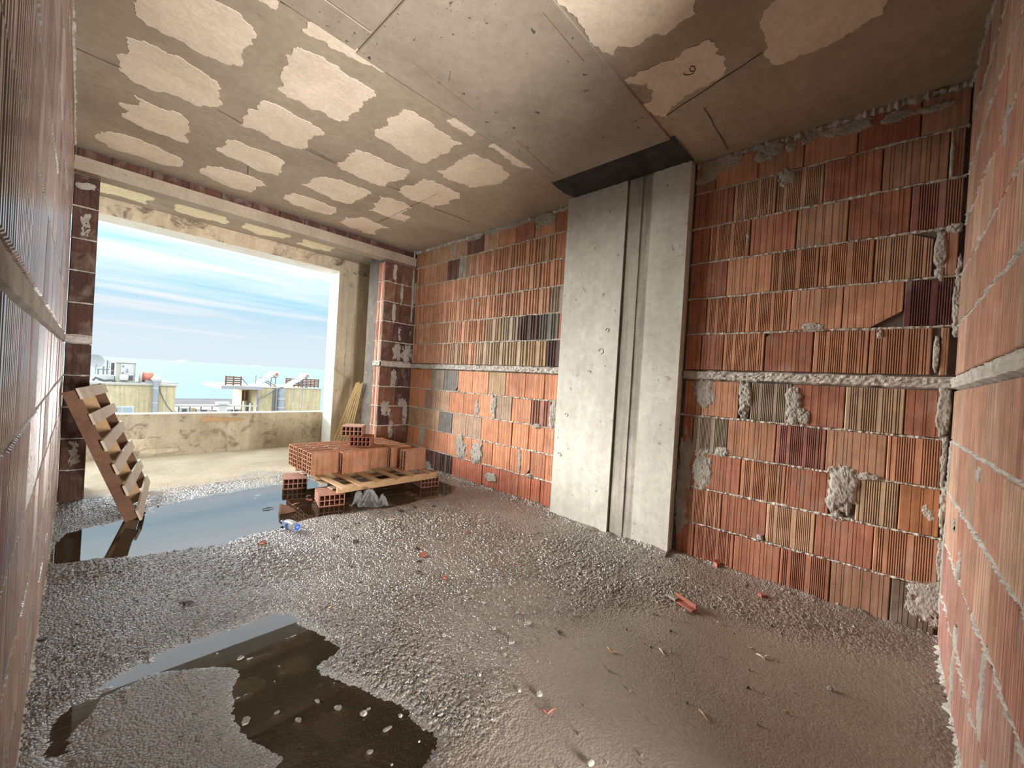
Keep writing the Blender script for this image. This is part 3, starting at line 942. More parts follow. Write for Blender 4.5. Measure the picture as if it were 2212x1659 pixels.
Z1 = pix_wall((0, 0), 760 / 2101)
Z2 = pix_wall((600, 0), 700 / 2074)
Z3 = pix_wall((1180, 0), 1032 / 2212)
PATCH = [
    (Z1, [(815, 0), (808, 80), (880, 150), (960, 190), (1100, 250), (1200, 320), (1290, 350), (1350, 385), (1445, 392), (1450, 290), (1510, 265), (1535, 210), (1500, 150), (1440, 90), (1380, 50), (1300, 10), (1180, -60), (1050, -110), (850, -90)]),
    (Z1, [(752, 220), (775, 300), (715, 370), (725, 425), (800, 490), (920, 540), (1000, 550), (1120, 600), (1200, 635), (1280, 635), (1310, 570), (1320, 530), (1300, 490), (1180, 410), (1000, 320), (850, 240)]),
    (Z1, [(715, 610), (770, 660), (725, 690), (800, 730), (870, 770), (960, 800), (1060, 840), (1120, 855), (1110, 800), (1130, 760), (1120, 720), (1030, 660), (920, 630), (860, 600), (800, 565), (830, 618)]),
    (Z1, [(580, 830), (640, 870), (760, 910), (900, 960), (1040, 990), (1070, 940), (960, 890), (830, 830), (740, 800), (640, 785)]),
    (Z2, [(100, 305), (50, 350), (65, 410), (40, 450), (0, 570), (60, 620), (130, 640), (200, 690), (280, 710), (330, 750), (400, 775), (450, 770), (470, 720), (540, 680), (570, 640), (630, 615), (620, 580), (540, 530), (430, 470), (330, 400), (220, 340), (150, 305)]),
    (Z1, [(1555, 605), (1480, 670), (1435, 745), (1520, 770), (1620, 830), (1720, 870), (1810, 885), (1850, 830), (1940, 800), (1900, 760), (1780, 700), (1680, 640), (1600, 605)]),
    (Z1, [(1345, 840), (1300, 900), (1380, 940), (1480, 985), (1580, 1030), (1665, 1045), (1680, 1000), (1700, 970), (1640, 930), (1540, 890), (1440, 850)]),
    (Z1, [(1240, 990), (1190, 1030), (1260, 1060), (1360, 1110), (1500, 1150), (1530, 1130), (1590, 1110), (1560, 1080), (1430, 1030), (1320, 995)]),
    (Z2, [(800, 700), (720, 750), (710, 800), (620, 830), (640, 880), (700, 910), (780, 960), (850, 1000), (900, 1035), (950, 1045), (1010, 1010), (1080, 980), (1120, 940), (1180, 920), (1100, 870), (1000, 800), (920, 750), (850, 710)]),
    (Z2, [(500, 955), (450, 985), (440, 1010), (380, 1040), (400, 1080), (480, 1110), (560, 1150), (640, 1185), (690, 1190), (740, 1160), (845, 1105), (780, 1070), (680, 1030), (590, 980)]),
    (Z2, [(300, 1130), (210, 1150), (150, 1180), (240, 1220), (340, 1270), (440, 1300), (500, 1280), (600, 1235), (500, 1190), (400, 1150)]),
    (Z2, [(90, 1235), (40, 1270), (100, 1310), (200, 1340), (300, 1370), (375, 1330), (300, 1300), (180, 1260)]),
    (Z2, [(1250, 985), (1180, 1020), (1100, 1070), (1020, 1090), (1060, 1130), (1140, 1160), (1230, 1200), (1300, 1190), (1400, 1180), (1440, 1150), (1485, 1115), (1430, 1060), (1350, 1020)]),
    (Z2, [(930, 1145), (880, 1180), (780, 1230), (820, 1260), (900, 1290), (990, 1325), (1050, 1310), (1100, 1300), (1165, 1270), (1165, 1240), (1120, 1220), (1020, 1175)]),
    (Z2, [(650, 1255), (610, 1300), (580, 1345), (650, 1365), (730, 1395), (820, 1425), (850, 1390), (790, 1370), (860, 1330), (800, 1295), (720, 1265)]),
    (Z2, [(430, 1390), (395, 1420), (450, 1450), (540, 1485), (630, 1500), (650, 1465), (715, 1460), (640, 1430), (540, 1390)]),
    (Z2, [(190, 140), (155, 185), (250, 245), (350, 310), (500, 380), (600, 415), (680, 460), (735, 468), (620, 386), (520, 326), (400, 246), (280, 176)]),
    (Z2, [(1150, 740), (1080, 770), (1170, 830), (1240, 870), (1285, 834), (1200, 774)]),
    (Z2, [(1385, 910), (1350, 940), (1450, 1010), (1530, 1060), (1635, 1085), (1580, 1030), (1500, 970), (1430, 915)]),
    (Z1, [(1545, 0), (1600, 30), (1645, 55), (1652, 0), (1640, -40), (1500, -50)]),
    (Z3, [(50, 0), (130, 70), (180, 130), (200, 190), (270, 240), (320, 260), (330, 210), (400, 215), (450, 190), (500, 150), (560, 155), (620, 100), (700, 60), (690, 0), (680, -60), (400, -110), (60, -60)]),
    (Z3, [(755, 180), (660, 220), (560, 280), (470, 320), (360, 370), (410, 385), (470, 380), (500, 420), (480, 470), (440, 490), (500, 530), (560, 545), (580, 490), (640, 440), (700, 410), (780, 370), (835, 310), (790, 250), (800, 220)]),
    (Z3, [(1060, 0), (1000, 80), (1000, 130), (1020, 200), (1005, 250), (1050, 295), (1120, 280), (1230, 240), (1300, 215), (1400, 150), (1480, 100), (1560, 60), (1580, 0), (1560, -70), (1300, -120), (1080, -60)]),
]
PATCH_B = [
    (Z1, [(560, 1065), (560, 1130), (720, 1170), (880, 1220), (925, 1180), (760, 1120), (640, 1080)]),
    (Z1, [(1070, 1215), (1035, 1250), (1180, 1300), (1330, 1335), (1350, 1295), (1200, 1240)]),
    (Z1, [(1490, 1330), (1440, 1360), (1540, 1400), (1690, 1425), (1730, 1395), (1600, 1350)]),
    (Z2, [(170, 1530), (120, 1560), (220, 1590), (340, 1610), (370, 1580), (280, 1550)]),
]


def jagged(pts, amp, seed, depth=3):
    """roughen a closed outline by midpoint displacement"""
    r = random.Random(seed)
    P = [Vector((p[0], p[1])) for p in pts]
    for _ in range(depth):
        Q = []
        for i, p in enumerate(P):
            q = P[(i + 1) % len(P)]
            d = q - p
            n = Vector((-d.y, d.x))
            Q += [p, (p + q) / 2 + n * r.uniform(-amp, amp)]
        P = Q
    return P


def infill(zf, pts, zplane, par, mat, seed, proud=.0035):
    w = [on(*zf(*p), 'z', zplane) for p in pts]
    P = jagged([(p.x, p.y) for p in w], .21, seed, 4)
    a = sum(P[i].x * P[(i + 1) % len(P)].y - P[(i + 1) % len(P)].x * P[i].y for i in range(len(P)))
    if a > 0: P = P[::-1]
    n = len(P)
    me = bpy.data.meshes.new('infill_block')
    bm = bmesh.new()
    lo = [bm.verts.new((p.x, p.y, zplane - proud)) for p in P]
    hi = [bm.verts.new((p.x, p.y, zplane + .01)) for p in P]
    f = bm.faces.new(lo)
    for i in range(n):
        j = (i + 1) % n
        bm.faces.new((lo[j], lo[i], hi[i], hi[j]))
    bmesh.ops.triangulate(bm, faces=[f])
    bm.to_mesh(me)
    bm.free()
    me.materials.append(mat)
    return link('infill_block', me, par)


for k, (zf, pts) in enumerate(PATCH):
    infill(zf, pts, H, ceil, MAT['infill'], 300 + k)
# painted mark on one block
mk = [on(*Z3(*p), 'z', H - .005) for p in [(636, 338), (640, 346), (660, 347), (680, 340), (690, 322), (684, 307), (670, 306), (664, 318), (668, 330), (682, 331)]]
part('painted_mark', tube(mk, .0022, 5), MAT['black'], ceil)
# board seams: thin fins of grout left by the formwork
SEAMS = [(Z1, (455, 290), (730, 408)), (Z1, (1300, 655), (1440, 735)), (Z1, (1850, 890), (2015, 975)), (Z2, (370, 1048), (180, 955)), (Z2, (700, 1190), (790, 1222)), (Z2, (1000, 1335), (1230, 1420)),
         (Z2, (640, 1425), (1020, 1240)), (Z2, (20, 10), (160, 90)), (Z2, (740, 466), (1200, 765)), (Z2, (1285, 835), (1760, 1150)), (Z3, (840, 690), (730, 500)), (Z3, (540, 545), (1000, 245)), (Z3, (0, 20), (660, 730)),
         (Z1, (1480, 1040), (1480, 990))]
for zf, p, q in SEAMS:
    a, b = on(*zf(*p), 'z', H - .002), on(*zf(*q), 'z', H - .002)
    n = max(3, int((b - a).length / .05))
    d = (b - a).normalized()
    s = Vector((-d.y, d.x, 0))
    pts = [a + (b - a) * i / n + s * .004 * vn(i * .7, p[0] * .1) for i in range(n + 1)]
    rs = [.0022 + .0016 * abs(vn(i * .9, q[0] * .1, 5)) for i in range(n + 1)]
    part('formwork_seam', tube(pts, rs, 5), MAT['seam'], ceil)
# rust-brown gouges where tie wire lay in the beam
for p, q in (((870, 400), (1270, 715)), ((1700, 80), (1960, 390)), ((1530, 900), (1760, 1110)), ((1095, 520), (1105, 465))):
    a, b = on(*Z2(*p), 'z', H - .0125), on(*Z2(*q), 'z', H - .0125)
    part('tie_wire_mark', tube([a + (b - a) * i / 8 + Vector((.003 * vn(i, p[0]), 0, 0)) for i in range(9)], .0018, 5), MAT['rust_mark'], ceil)

# ------------------------------------------------------------------ far wall: piers, lintel, brick course above it
wall_f = part('wall_front', join(box(XL + .002, .058, YF + .013, YF + .43, -.02, 2.605), box(XL + .002, .058, YF + .16, YF + .43, 2.60, 2.80), box(2.593, XF + .01, YF + .013, YF + .43, -.02, 2.605), box(2.60, XF + .01, YF + .16, YF + .43, 2.60, 2.80)), MAT['mortar_back'])
tag(wall_f, 'two brick piers carrying the concrete lintel over the balcony opening', 'wall', kind='structure')
V, Fc = [], []
nx, ny = 120, 3
lint = box(XL, XF, YF, YF + .165, 2.603, 2.712)
part('lintel_beam', lint, MAT['lintel'], wall_f)
part('mortar_bed', box(XL, XF, YF + .055, YF + .165, 2.700, H), MAT['mortar_back'], wall_f)
WF = Wall('F', YF + .034, wall_f)
x = XL + .01
k = 0
while x < XF - .02:
    x1 = min(XF - .005, x + (.25 if k else .19))
    WF.brick(x, x1, 2.715, 2.792, 'flat', random.choice([(.10, .043, .033), (.12, .05, .036), (.085, .038, .03)]), MAT['brick_flat'], jit=.006)  # header clay darkened for the shade under the slab
    x = x1
    k += 1
WF.joint(XL, XF, 2.712, t=.006, out=.004, seed=400)
WL = Wall('F', YF, wall_f)
ROWS = COURSES + [(2.575, 2.605)]
for i, (z0, z1) in enumerate(COURSES):
    WL.brick(XL + .003, .068, z0, z1, 'flat', random.choice([(.085, .041, .031), (.072, .036, .029), (.095, .046, .034)]), MAT['brick_flat'])  # left pier clay darkened for the shade on its front
    # right pier: two per course
    sp = 2.82 if i % 2 else 2.745
    cl = [(.155, .072, .048), (.135, .064, .045), (.19, .09, .056), (.12, .054, .043), (.085, .042, .038)]  # front clay darkened too, standing for shade on the room side
    WL.brick(2.585, sp, z0, z1, 'flat', random.choice(cl), MAT['brick_flat'])
    WL.brick(sp, XF - .003, z0, z1, 'flat', random.choice(cl), MAT['brick_flat'])
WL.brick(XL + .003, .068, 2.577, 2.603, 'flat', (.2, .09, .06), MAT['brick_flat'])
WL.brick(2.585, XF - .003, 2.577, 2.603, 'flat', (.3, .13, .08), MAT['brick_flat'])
for k, (z0, z1) in enumerate(COURSES[1:]):
    WL.joint(XL, .068, z0, t=.006, out=.003, seed=410 + k)
    WL.joint(2.585, XF, z0, t=.007, out=.004, seed=430 + k)
WL.band(XL, .068, BAND[0], BAND[1], .002, 440)
WL.band(2.585, XF, BAND[0], BAND[1], .006, 441)
for k, (a, z, wa, hz, th) in enumerate([(.0, .36, .07, .23, .004), (0, 2.2, .05, .22, .004), (.0, 2.49, .10, .05, .004), (2.72, 2.45, .05, .22, .004), (2.83, 2.2, .035, .23, .004), (2.73, 1.95, .05, .25, .004),
                                         (2.83, 1.72, .06, .2, .004), (2.80, 1.45, .12, .2, .004), (2.95, 1.45, .14, .22, .003), (2.78, 1.13, .07, .2, .004), (2.70, .72, .12, .2, .004), (2.98, .66, .06, .24, .004),
                                         (2.78, .45, .06, .2, .004), (2.93, .8, .10, .1, .004), (2.99, 2.2, .03, .9, .006)]):
    WL.smear(a, z, wa, hz, th, 450 + k)
# the pier's reveal: ribbed inner leaf and a rougher outer leaf
WR = Wall('R', 2.585, wall_f)
WR2 = Wall('R', 2.60, wall_f)
part('mortar_core', box(2.605, 2.75, YF + .17, YF + .42, 0, 2.6), MAT['mortar'], wall_f)
for i, (z0, z1) in enumerate(COURSES):
    WR.brick(YF + .006, YF + .175, z0, z1, 'rib', random.choice([(.58, .29, .20), (.54, .25, .17), (.60, .34, .24)]), MAT['brick'])
    WR2.brick(YF + .18, YF + .415, z0, z1, 'scratch', random.choice([(.55, .26, .13), (.44, .17, .11), (.60, .36, .22)]), MAT['brick'])
for k, (z0, z1) in enumerate(COURSES[1:]):
    WR.joint(YF, YF + .18, z0, t=.006, out=.004, seed=470 + k)
WR.band(YF, YF + .18, BAND[0], BAND[1], .012, 480)
for k, (a, z, wa, hz) in enumerate([(5.02, 2.35, .12, .4), (5.05, 1.9, .08, .3), (5.05, 1.5, .08, .3), (5.07, 1.2, .06, .3)]):
    WR2.smear(a, z, wa, hz, .005, 485 + k)

# ------------------------------------------------------------------ balcony: slab, outer frame, parapet
bal_c = part('ceiling_balcony', box(-1.9, 4.0, YF + .43, YO + .32, H, H + .2), MAT['lintel'])
tag(bal_c, 'concrete balcony soffit with pale yellow infill blocks beyond the lintel', 'ceiling', kind='structure')
for k, (zf, pts) in enumerate(PATCH_B):
    infill(zf, pts, H, bal_c, MAT['infill_out'], 500 + k)
frame = empty('outer_frame', (1.3, YO + .16, 0), 'stained concrete frame of lintel and wide post at the outer edge of the balcony', 'concrete frame')
part('frame_lintel', box(-1.9, 3.35, YO, YO + .32, 2.628, H + .01), MAT['outer_stained'], frame)
part('frame_soffit', box(-1.5, 2.57, YO + .004, YO + .316, 2.622, 2.640), MAT['pale_lit'], frame)
part('frame_post', box(2.575, 3.35, YO, YO + .32, -.02, 2.628), MAT['outer'], frame)
part('frame_post', box(-1.9, -1.5, YO, YO + .32, -.02, 2.628), MAT['outer'], frame)
part('jamb_face', box(2.568, 2.58, YO + .004, YO + .318, -.02, 2.622), MAT['pale_lit'], frame)  # side skin kept pale to stand for outside light on it
# rain runs on the post, drip on the lintel
for pts in ([(205, 175), (215, 300), (200, 450), (195, 600), (180, 800), (160, 1110)], [(265, 200), (270, 350), (255, 480), (245, 640), (250, 860)], [(318, 230), (315, 420), (300, 560), (295, 760)]):
    J3 = pix_wall((690, 540), 220 / 730)
    w3 = [on(*J3(*p), 'y', YO - .0005) for p in pts]
    part('crack', tube(w3, .004, 5), MAT['outer_stained'], frame)
zp = on(235, 893, 'y', YP).z
PZ = (zp + on(690, 891, 'y', YP).z) / 2
V, Fc = [], []
nx, nz = 220, 26
for i in range(nx + 1):
    for k in range(nz + 1):
        x, z = -1.9 + 5.9 * i / nx, -.02 + (PZ + .02) * k / nz
        V.append((x, YP + .006 * vn(x * 5, z * 5, 2) + .005 * vn(x * 19, z * 19, 4), z))
for i in range(nx):
    for k in range(nz):
        a = i * (nz + 1) + k
        Fc.append((a, a + nz + 1, a + nz + 2, a + 1))
par = empty('parapet_wall', (1.3, YP, 0), 'low mottled concrete parapet along the balcony edge', 'parapet')
part('rough_face', (V, Fc), MAT['parapet'], par, True)
part('core', box(-1.9, 4.0, YP + .006, YP + .13, -.02, PZ), MAT['parapet'], par)
part('sunlit_top', box(-1.9, 4.0, YP - .004, YP + .135, PZ - .006, PZ + .004), MAT['pale_lit'], par)  # pale skin paints sunlight onto the parapet top
pw = Wall('F', YP, par)
c = on(290, 960, 'y', YP)
pw.smear(c.x, c.z, .28, .12, .012, 520, MAT['outer'])
c = on(340, 975, 'y', YP)
pw.smear(c.x, c.z, .30, .05, .012, 521, MAT['outer'])
# wedge of timber against the parapet
wp = [on(*p, 'y', YP - .012) for p in ((436, 900), (530, 905), (526, 908), (440, 911), (436, 908))]
solo('timber_wedge', prism([p for p in wp], (0, .012, 0)), MAT['wood'], 'thin tapering timber offcut fixed near the top of the parapet', 'timber')

# ------------------------------------------------------------------ floor
S_ = lambda x, y: (x, y)
PUD1 = [(112, 1217), (118, 1175), (150, 1150), (200, 1138), (300, 1108), (370, 1085), (480, 1066), (560, 1052), (640, 1042), (720, 1030), (850, 1024), (930, 1030), (990, 1052), (985, 1066), (900, 1084), (830, 1098), (740, 1110), (662, 1122), (612, 1143), (560, 1152),
        (500, 1170), (400, 1187), (300, 1203), (180, 1212)]
PUD2 = [(60, 1640), (110, 1560), (170, 1515), (250, 1460), (330, 1420), (420, 1382), (520, 1348), (600, 1326), (645, 1332), (665, 1356), (735, 1398), (740, 1416), (690, 1450), (720, 1462), (800, 1470), (840, 1500), (900, 1540), (960, 1590), (900, 1700), (100, 1720)]
SHOAL = [(240, 1492), (350, 1452), (430, 1432), (500, 1450), (525, 1485), (500, 1550), (560, 1600), (640, 1660), (500, 1700), (120, 1700), (140, 1600)]
SMOOTH = [(1120, 1440), (1200, 1380), (1310, 1320), (1420, 1300), (1560, 1330), (1700, 1380), (1850, 1400), (2030, 1430), (2075, 1659), (2075, 1760), (700, 1760), (1000, 1600), (1060, 1560)]


def poly_world(pts):
    return np.array([[*on(*p, 'z', 0.0)[:2]] for p in pts])


def inside(poly, X, Y):
    c = np.zeros(X.shape, bool)
    n = len(poly)
    for i in range(n):
        x0, y0 = poly[i]
        x1, y1 = poly[(i + 1) % n]
        m = ((y0 > Y) != (y1 > Y))
        xi = (x1 - x0) * (Y - y0) / (y1 - y0 + 1e-12) + x0
        c ^= m & (X < xi)
    return c


def blur(A, r):
    for ax in (0, 1):
        for _ in range(2):
            P = np.pad(A, [(r + 1, r) if i == ax else (0, 0) for i in (0, 1)], mode='edge')
            C = np.cumsum(P, axis=ax)
            A = (np.take(C, range(2 * r + 1, C.shape[ax]), axis=ax) - np.take(C, range(0, C.shape[ax] - 2 * r - 1), axis=ax)) / (2 * r + 1)
    return A


def floor_material(name):
    m, t, p = base_mat(name, 0.5, 0.5)
    g = N(t, 'ShaderNodeNewGeometry')
    pos = g.outputs['Position']
    at = N(t, 'ShaderNodeAttribute', attribute_name='ground')
    sep = N(t, 'ShaderNodeSeparateColor')
    t.links.new(at.outputs['Color'], sep.inputs[0])
    grit, dry, smooth_ = sep.outputs[0], sep.outputs[1], sep.outputs[2]
    n1 = noise(t, pos, 2.2, 6, 0.6, 0.3)
    n2 = noise(t, pos, 60, 4, 0.7)
    wet = mix_col(t, ramp(t, n1, [(0.3, 0.0), (0.7, 1.0)]), (0.20, 0.175, 0.147), (0.31, 0.28, 0.245))
    dryc = mix_col(t, ramp(t, n1, [(0.3, 0.0), (0.7, 1.0)]), (0.50, 0.42, 0.29), (0.70, 0.61, 0.45))
    mud = mix_col(t, ramp(t, n1, [(0.3, 0.0), (0.7, 1.0)]), (0.225, 0.19, 0.150), (0.30, 0.26, 0.21))
    c = mix_col(t, smooth_, wet, mud)
    c = mix_col(t, dry, c, dryc)
    c = mix_col(t, 1.0, c, ramp(t, n2, [(0.25, 0.8), (0.75, 1.2)]), 'MULTIPLY')
    t.links.new(c, p.inputs['Base Color'])
    r = math_node(t, 'ADD', math_node(t, 'MULTIPLY', smooth_, 0.15), 0.35)
    r = math_node(t, 'ADD', r, math_node(t, 'MULTIPLY', dry, 0.55), clamp=True)
    t.links.new(r, p.inputs['Roughness'])
    # a film of water over whatever is not dry
    cw_ = math_node(t, 'MULTIPLY', math_node(t, 'SUBTRACT', 1.0, dry), math_node(t, 'MULTIPLY_ADD', smooth_, -0.75, 1.0))
    t.links.new(cw_, p.inputs['Coat Weight'])
    p.inputs['Coat Roughness'].default_value = 0.09
    p.inputs['Coat IOR'].default_value = 1.6
    vo = N(t, 'ShaderNodeTexVoronoi', feature='F1')
    vo.inputs['Scale'].default_value = 115
    t.links.new(mapping(t, pos, (1, 1, 1)), vo.inputs['Vector'])
    h = math_node(t, 'SUBTRACT', math_node(t, 'MULTIPLY', n2, 0.35), math_node(t, 'MULTIPLY', vo.outputs['Distance'], 1.6))
    h = math_node(t, 'ADD', math_node(t, 'MULTIPLY', h, math_node(t, 'MULTIPLY_ADD', grit, 0.92, 0.08)), math_node(t, 'MULTIPLY', noise(t, pos, 190, 3, 0.6), 0.10))
    add_bump(t, p, h, 1.0, 0.0045)
    t.links.new(p.inputs['Normal'].links[0].from_socket, p.inputs['Coat Normal'])
    return m


MAT['floor'] = floor_material('wet_screed')


def grains(x, y, seed):
    """rounded grains: 1 at the middle of a jittered cell, 0 at its rim"""
    xi, yi = np.floor(x).astype(np.int64), np.floor(y).astype(np.int64)
    best = np.full(x.shape, 9.0)
    for dx in (-1, 0, 1):
        for dy in (-1, 0, 1):
            cx, cy = xi + dx, yi + dy
            n = (cx * 73856093 ^ cy * 19349663 ^ (seed * 83492791)) & 0x7fffffff
            n = ((n ^ (n >> 13)) * 1274126177) & 0x7fffffff
            jx, jy, sz_ = (n & 1023) / 1023.0, ((n >> 10) & 1023) / 1023.0, .55 + .75 * ((n >> 20) & 255) / 255.0
            d = ((cx + .15 + .7 * jx - x) ** 2 + (cy + .15 + .7 * jy - y) ** 2) / (sz_ * sz_)
            best = np.minimum(best, d)
    return np.clip(1 - best * 2.2, 0, 1)


def floor_grid(x0, x1, y0, y1, step):
    nx, ny = int((x1 - x0) / step), int((y1 - y0) / step)
    xs, ys = np.linspace(x0, x1, nx + 1), np.linspace(y0, y1, ny + 1)
    X, Y = np.meshgrid(xs, ys, indexing='ij')
    Xw = X + .03 * vnoise2(X * 9, Y * 9, 71) + .012 * vnoise2(X * 30, Y * 30, 72)
    Yw = Y + .03 * vnoise2(X * 9, Y * 9, 73) + .012 * vnoise2(X * 30, Y * 30, 74)
    r = max(1, int(.03 / step))
    p1 = blur(inside(poly_world(PUD1), Xw, Yw).astype(float), r)
    p2 = blur(inside(poly_world(PUD2), Xw, Yw).astype(float), r)
    sh = blur(inside(poly_world(SHOAL), Xw, Yw).astype(float), r)
    sm = blur(inside(poly_world(SMOOTH), Xw, Yw).astype(float), max(1, int(.09 / step)))
    pud = np.clip(np.maximum(p1, p2), 0, 1)
    dry = np.clip((Y - 4.55 - .25 * vnoise2(X * 2.2, Y * 2.2, 80) - .1 * vnoise2(X * 8, Y * 8, 81)) / .5, 0, 1)
    grit = (1 - .92 * pud) * (1 - .90 * sm) * (1 - .45 * dry)
    # grains: rounded lumps at two sizes
    g = .55 * grains(X * 62, Y * 62, 91) + .50 * grains(X * 36, Y * 36, 92) * (vnoise2(X * 7, Y * 7, 90) > 0) + .30 * grains(X * 95, Y * 95, 93)
    mod = .55 + .45 * vnoise2(X * 2.3, Y * 2.3, 94)
    Zf = .0035 * vnoise2(X * 1.7, Y * 1.7, 95) + .0015
    Zf = Zf + grit * (.0020 + .0150 * g * np.clip(mod, .3, 1.1))
    Zf = Zf - pud * .0085
    Zf = Zf + sh * .0072 + sh * .0007 * vnoise2(X * 90, Y * 90, 96)
    Zf = Zf + pud * .006 * np.maximum(0, vnoise2(X * 26, Y * 26, 97) - .62) * 3
    # heaps of swept mortar against the right wall
    wallx = np.where(Y > 2.15, XF, np.where(Y > 1.1, XC, XN))
    Zf = Zf + .022 * np.exp(-((wallx - X) / .06) ** 2) * (.6 + .5 * vnoise2(X * 14, Y * 14, 98)) * ((Y < 4.0) & (X < wallx + .01))
    V = np.stack([X, Y, Zf], -1).reshape(-1, 3)
    idx = np.arange((nx + 1) * (ny + 1)).reshape(nx + 1, ny + 1)
    Q = np.stack([idx[:-1, :-1], idx[1:, :-1], idx[1:, 1:], idx[:-1, 1:]], -1).reshape(-1, 4)
    colr = np.stack([np.maximum(grit, sh * .4), dry, np.clip(np.maximum(sm, sh * 0.7), 0, 1), np.ones_like(grit)], -1).reshape(-1, 4)
    return V, Q, colr


def grid_object(name, data, mat, parent=None):
    V, Q, colr = data
    me = bpy.data.meshes.new(name)
    me.vertices.add(len(V))
    me.vertices.foreach_set('co', V.astype(np.float32).ravel())
    me.loops.add(Q.size)
    me.polygons.add(len(Q))
    me.loops.foreach_set('vertex_index', Q.astype(np.int32).ravel())
    me.polygons.foreach_set('loop_start', np.arange(0, Q.size, 4, dtype=np.int32))
    me.polygons.foreach_set('use_smooth', np.ones(len(Q), bool))
    me.update(calc_edges=True)
    at = me.color_attributes.new('ground', 'FLOAT_COLOR', 'POINT')
    at.data.foreach_set('color', colr.astype(np.float32).ravel())
    me.materials.append(mat)
    me.validate()
    return link(name, me, parent)


floor = grid_object('floor', floor_grid(XL - .02, XF + .02, -.22, YF, .0053), MAT['floor'])
tag(floor, 'wet gritty screed floor with puddles and scattered debris', 'floor', kind='structure')
fb = grid_object('floor_balcony', floor_grid(-1.9, 4.0, YF, YP + .05, .02), MAT['floor'])
tag(fb, 'dry dusty balcony floor in front of the parapet', 'floor', kind='structure')
part('floor_slab', box(-1.9, 4.0, -3.5, YP + .1, -.25, -.03), MAT['mortar_back'], floor)
part('floor_strip', box(XL - .1, 3.1, -3.5, -.21, -.04, 0.0), MAT['cast_strip'], floor)


def water_material():
    m = bpy.data.materials.new('still_water')
    m.use_nodes = True
    t = m.node_tree
    t.nodes.clear()
    out = N(t, 'ShaderNodeOutputMaterial')
    fr = N(t, 'ShaderNodeFresnel')
    fr.inputs['IOR'].default_value = 1.45
    tr = N(t, 'ShaderNodeBsdfTransparent')
    tr.inputs['Color'].default_value = (.93, .90, .85, 1)
    gl = N(t, 'ShaderNodeBsdfGlossy')
    gl.inputs['Roughness'].default_value = 0.015
    mx = N(t, 'ShaderNodeMixShader')
    t.links.new(fr.outputs[0], mx.inputs[0])
    t.links.new(tr.outputs[0], mx.inputs[1])
    t.links.new(gl.outputs[0], mx.inputs[2])
    t.links.new(mx.outputs[0], out.inputs[0])
    return m


MAT['water'] = water_material()


def puddle(poly, grow, label):
    P = poly_world(poly)
    c = P.mean(0)
    pts = []
    for i in range(len(P)):
        a, b = P[i - 1], P[(i + 1) % len(P)]
        d = b - a
        n = np.array([d[1], -d[0]]) / (np.hypot(*d) + 1e-9)
        q = P[i] + n * grow
        q2 = P[i] - n * grow
        w = q if not inside(P, np.array([q[0]]), np.array([q[1]]))[0] else q2
        pts.append((min(max(w[0], XL), XF), max(w[1], -.2), 0.0))
    V = [Vector(p) for p in pts]
    a = sum(V[i].x * V[(i + 1) % len(V)].y - V[(i + 1) % len(V)].x * V[i].y for i in range(len(V)))
    if a < 0: V = V[::-1]
    me = bpy.data.meshes.new('puddle')
    bm = bmesh.new()
    f = bm.faces.new([bm.verts.new(v - Vector((c[0], c[1], 0))) for v in V])
    bmesh.ops.triangulate(bm, faces=[f])
    bm.to_mesh(me)
    bm.free()
    me.materials.append(MAT['water'])
    o = link('puddle', me, None, (c[0], c[1], 0.0))
    tag(o, label, 'puddle')


puddle(PUD1, .03, 'long still puddle under the brick pallet reflecting the sky')
puddle(PUD2, .03, 'shallow puddle on the open floor with a dark brown reflection')

# ------------------------------------------------------------------ sea
def sea_material():
    m, t, p = base_mat('sea_water', 0.35, 0.3)
    g = N(t, 'ShaderNodeNewGeometry')
    pos = g.outputs['Position']
    n = noise(t, mapping(t, pos, (0.004, 0.02, 1), (0, 0, .25)), 1.0, 6, 0.65, 0.3)
    c = mix_col(t, ramp(t, n, [(0.3, 0.0), (0.7, 1.0)]), (0.085, 0.140, 0.170), (0.125, 0.185, 0.212))
    t.links.new(c, p.inputs['Base Color'])
    p.inputs['IOR'].default_value = 1.33
    return m


SEA_Z = -20.0
MAT['sea'] = sea_material()
solo('sea', ([(-60000, 60, SEA_Z), (60000, 60, SEA_Z), (60000, 60000, SEA_Z), (-60000, 60000, SEA_Z)], [(0, 1, 2, 3)]), MAT['sea'], 'calm light blue sea reaching the horizon', 'sea', kind='structure')
#@@DETAILS
# ------------------------------------------------------------------ materials for the things
MAT['facade'] = concrete('yellow_render', (0.46, 0.375, 0.22), (0.60, 0.51, 0.325), 0.9, 0.6, bump=0.1, streak=0.25)
MAT['white'] = plain('white_paint', (0.50, 0.50, 0.49), 0.5, 0.06, 3)
MAT['cream'] = plain('cream_enamel', (0.42, 0.40, 0.335), 0.5, 0.05, 3)
MAT['galv'] = plain('galvanised_steel', (0.34, 0.365, 0.39), 0.4, 0.1, 4, metal=0.4)
MAT['pale_grey'] = plain('pale_grey_render', (0.30, 0.30, 0.315), 0.8, 0.08, 2)
MAT['rail'] = plain('dark_rail_paint', (0.16, 0.16, 0.17), 0.5, 0.1, 2)
MAT['louvre'] = plain('dark_louvre', (0.10, 0.10, 0.11), 0.6, 0.2, 6)
MAT['rust'] = plain('red_oxide', (0.42, 0.15, 0.10), 0.6, 0.2, 6)
MAT['glass'] = plain('window_glass', (0.30, 0.36, 0.37), 0.12, 0.1, 3, spec=0.6)
MAT['collector'] = plain('collector_glass', (0.62, 0.74, 0.80), 0.15, 0.08, 2, spec=0.6)
MAT['roofdeck'] = plain('roof_screed', (0.30, 0.285, 0.26), 0.9, 0.12, 1.5)
MAT['hill'] = plain('hazy_hill', (0.135, 0.175, 0.185), 0.95, 0.2, 0.004)
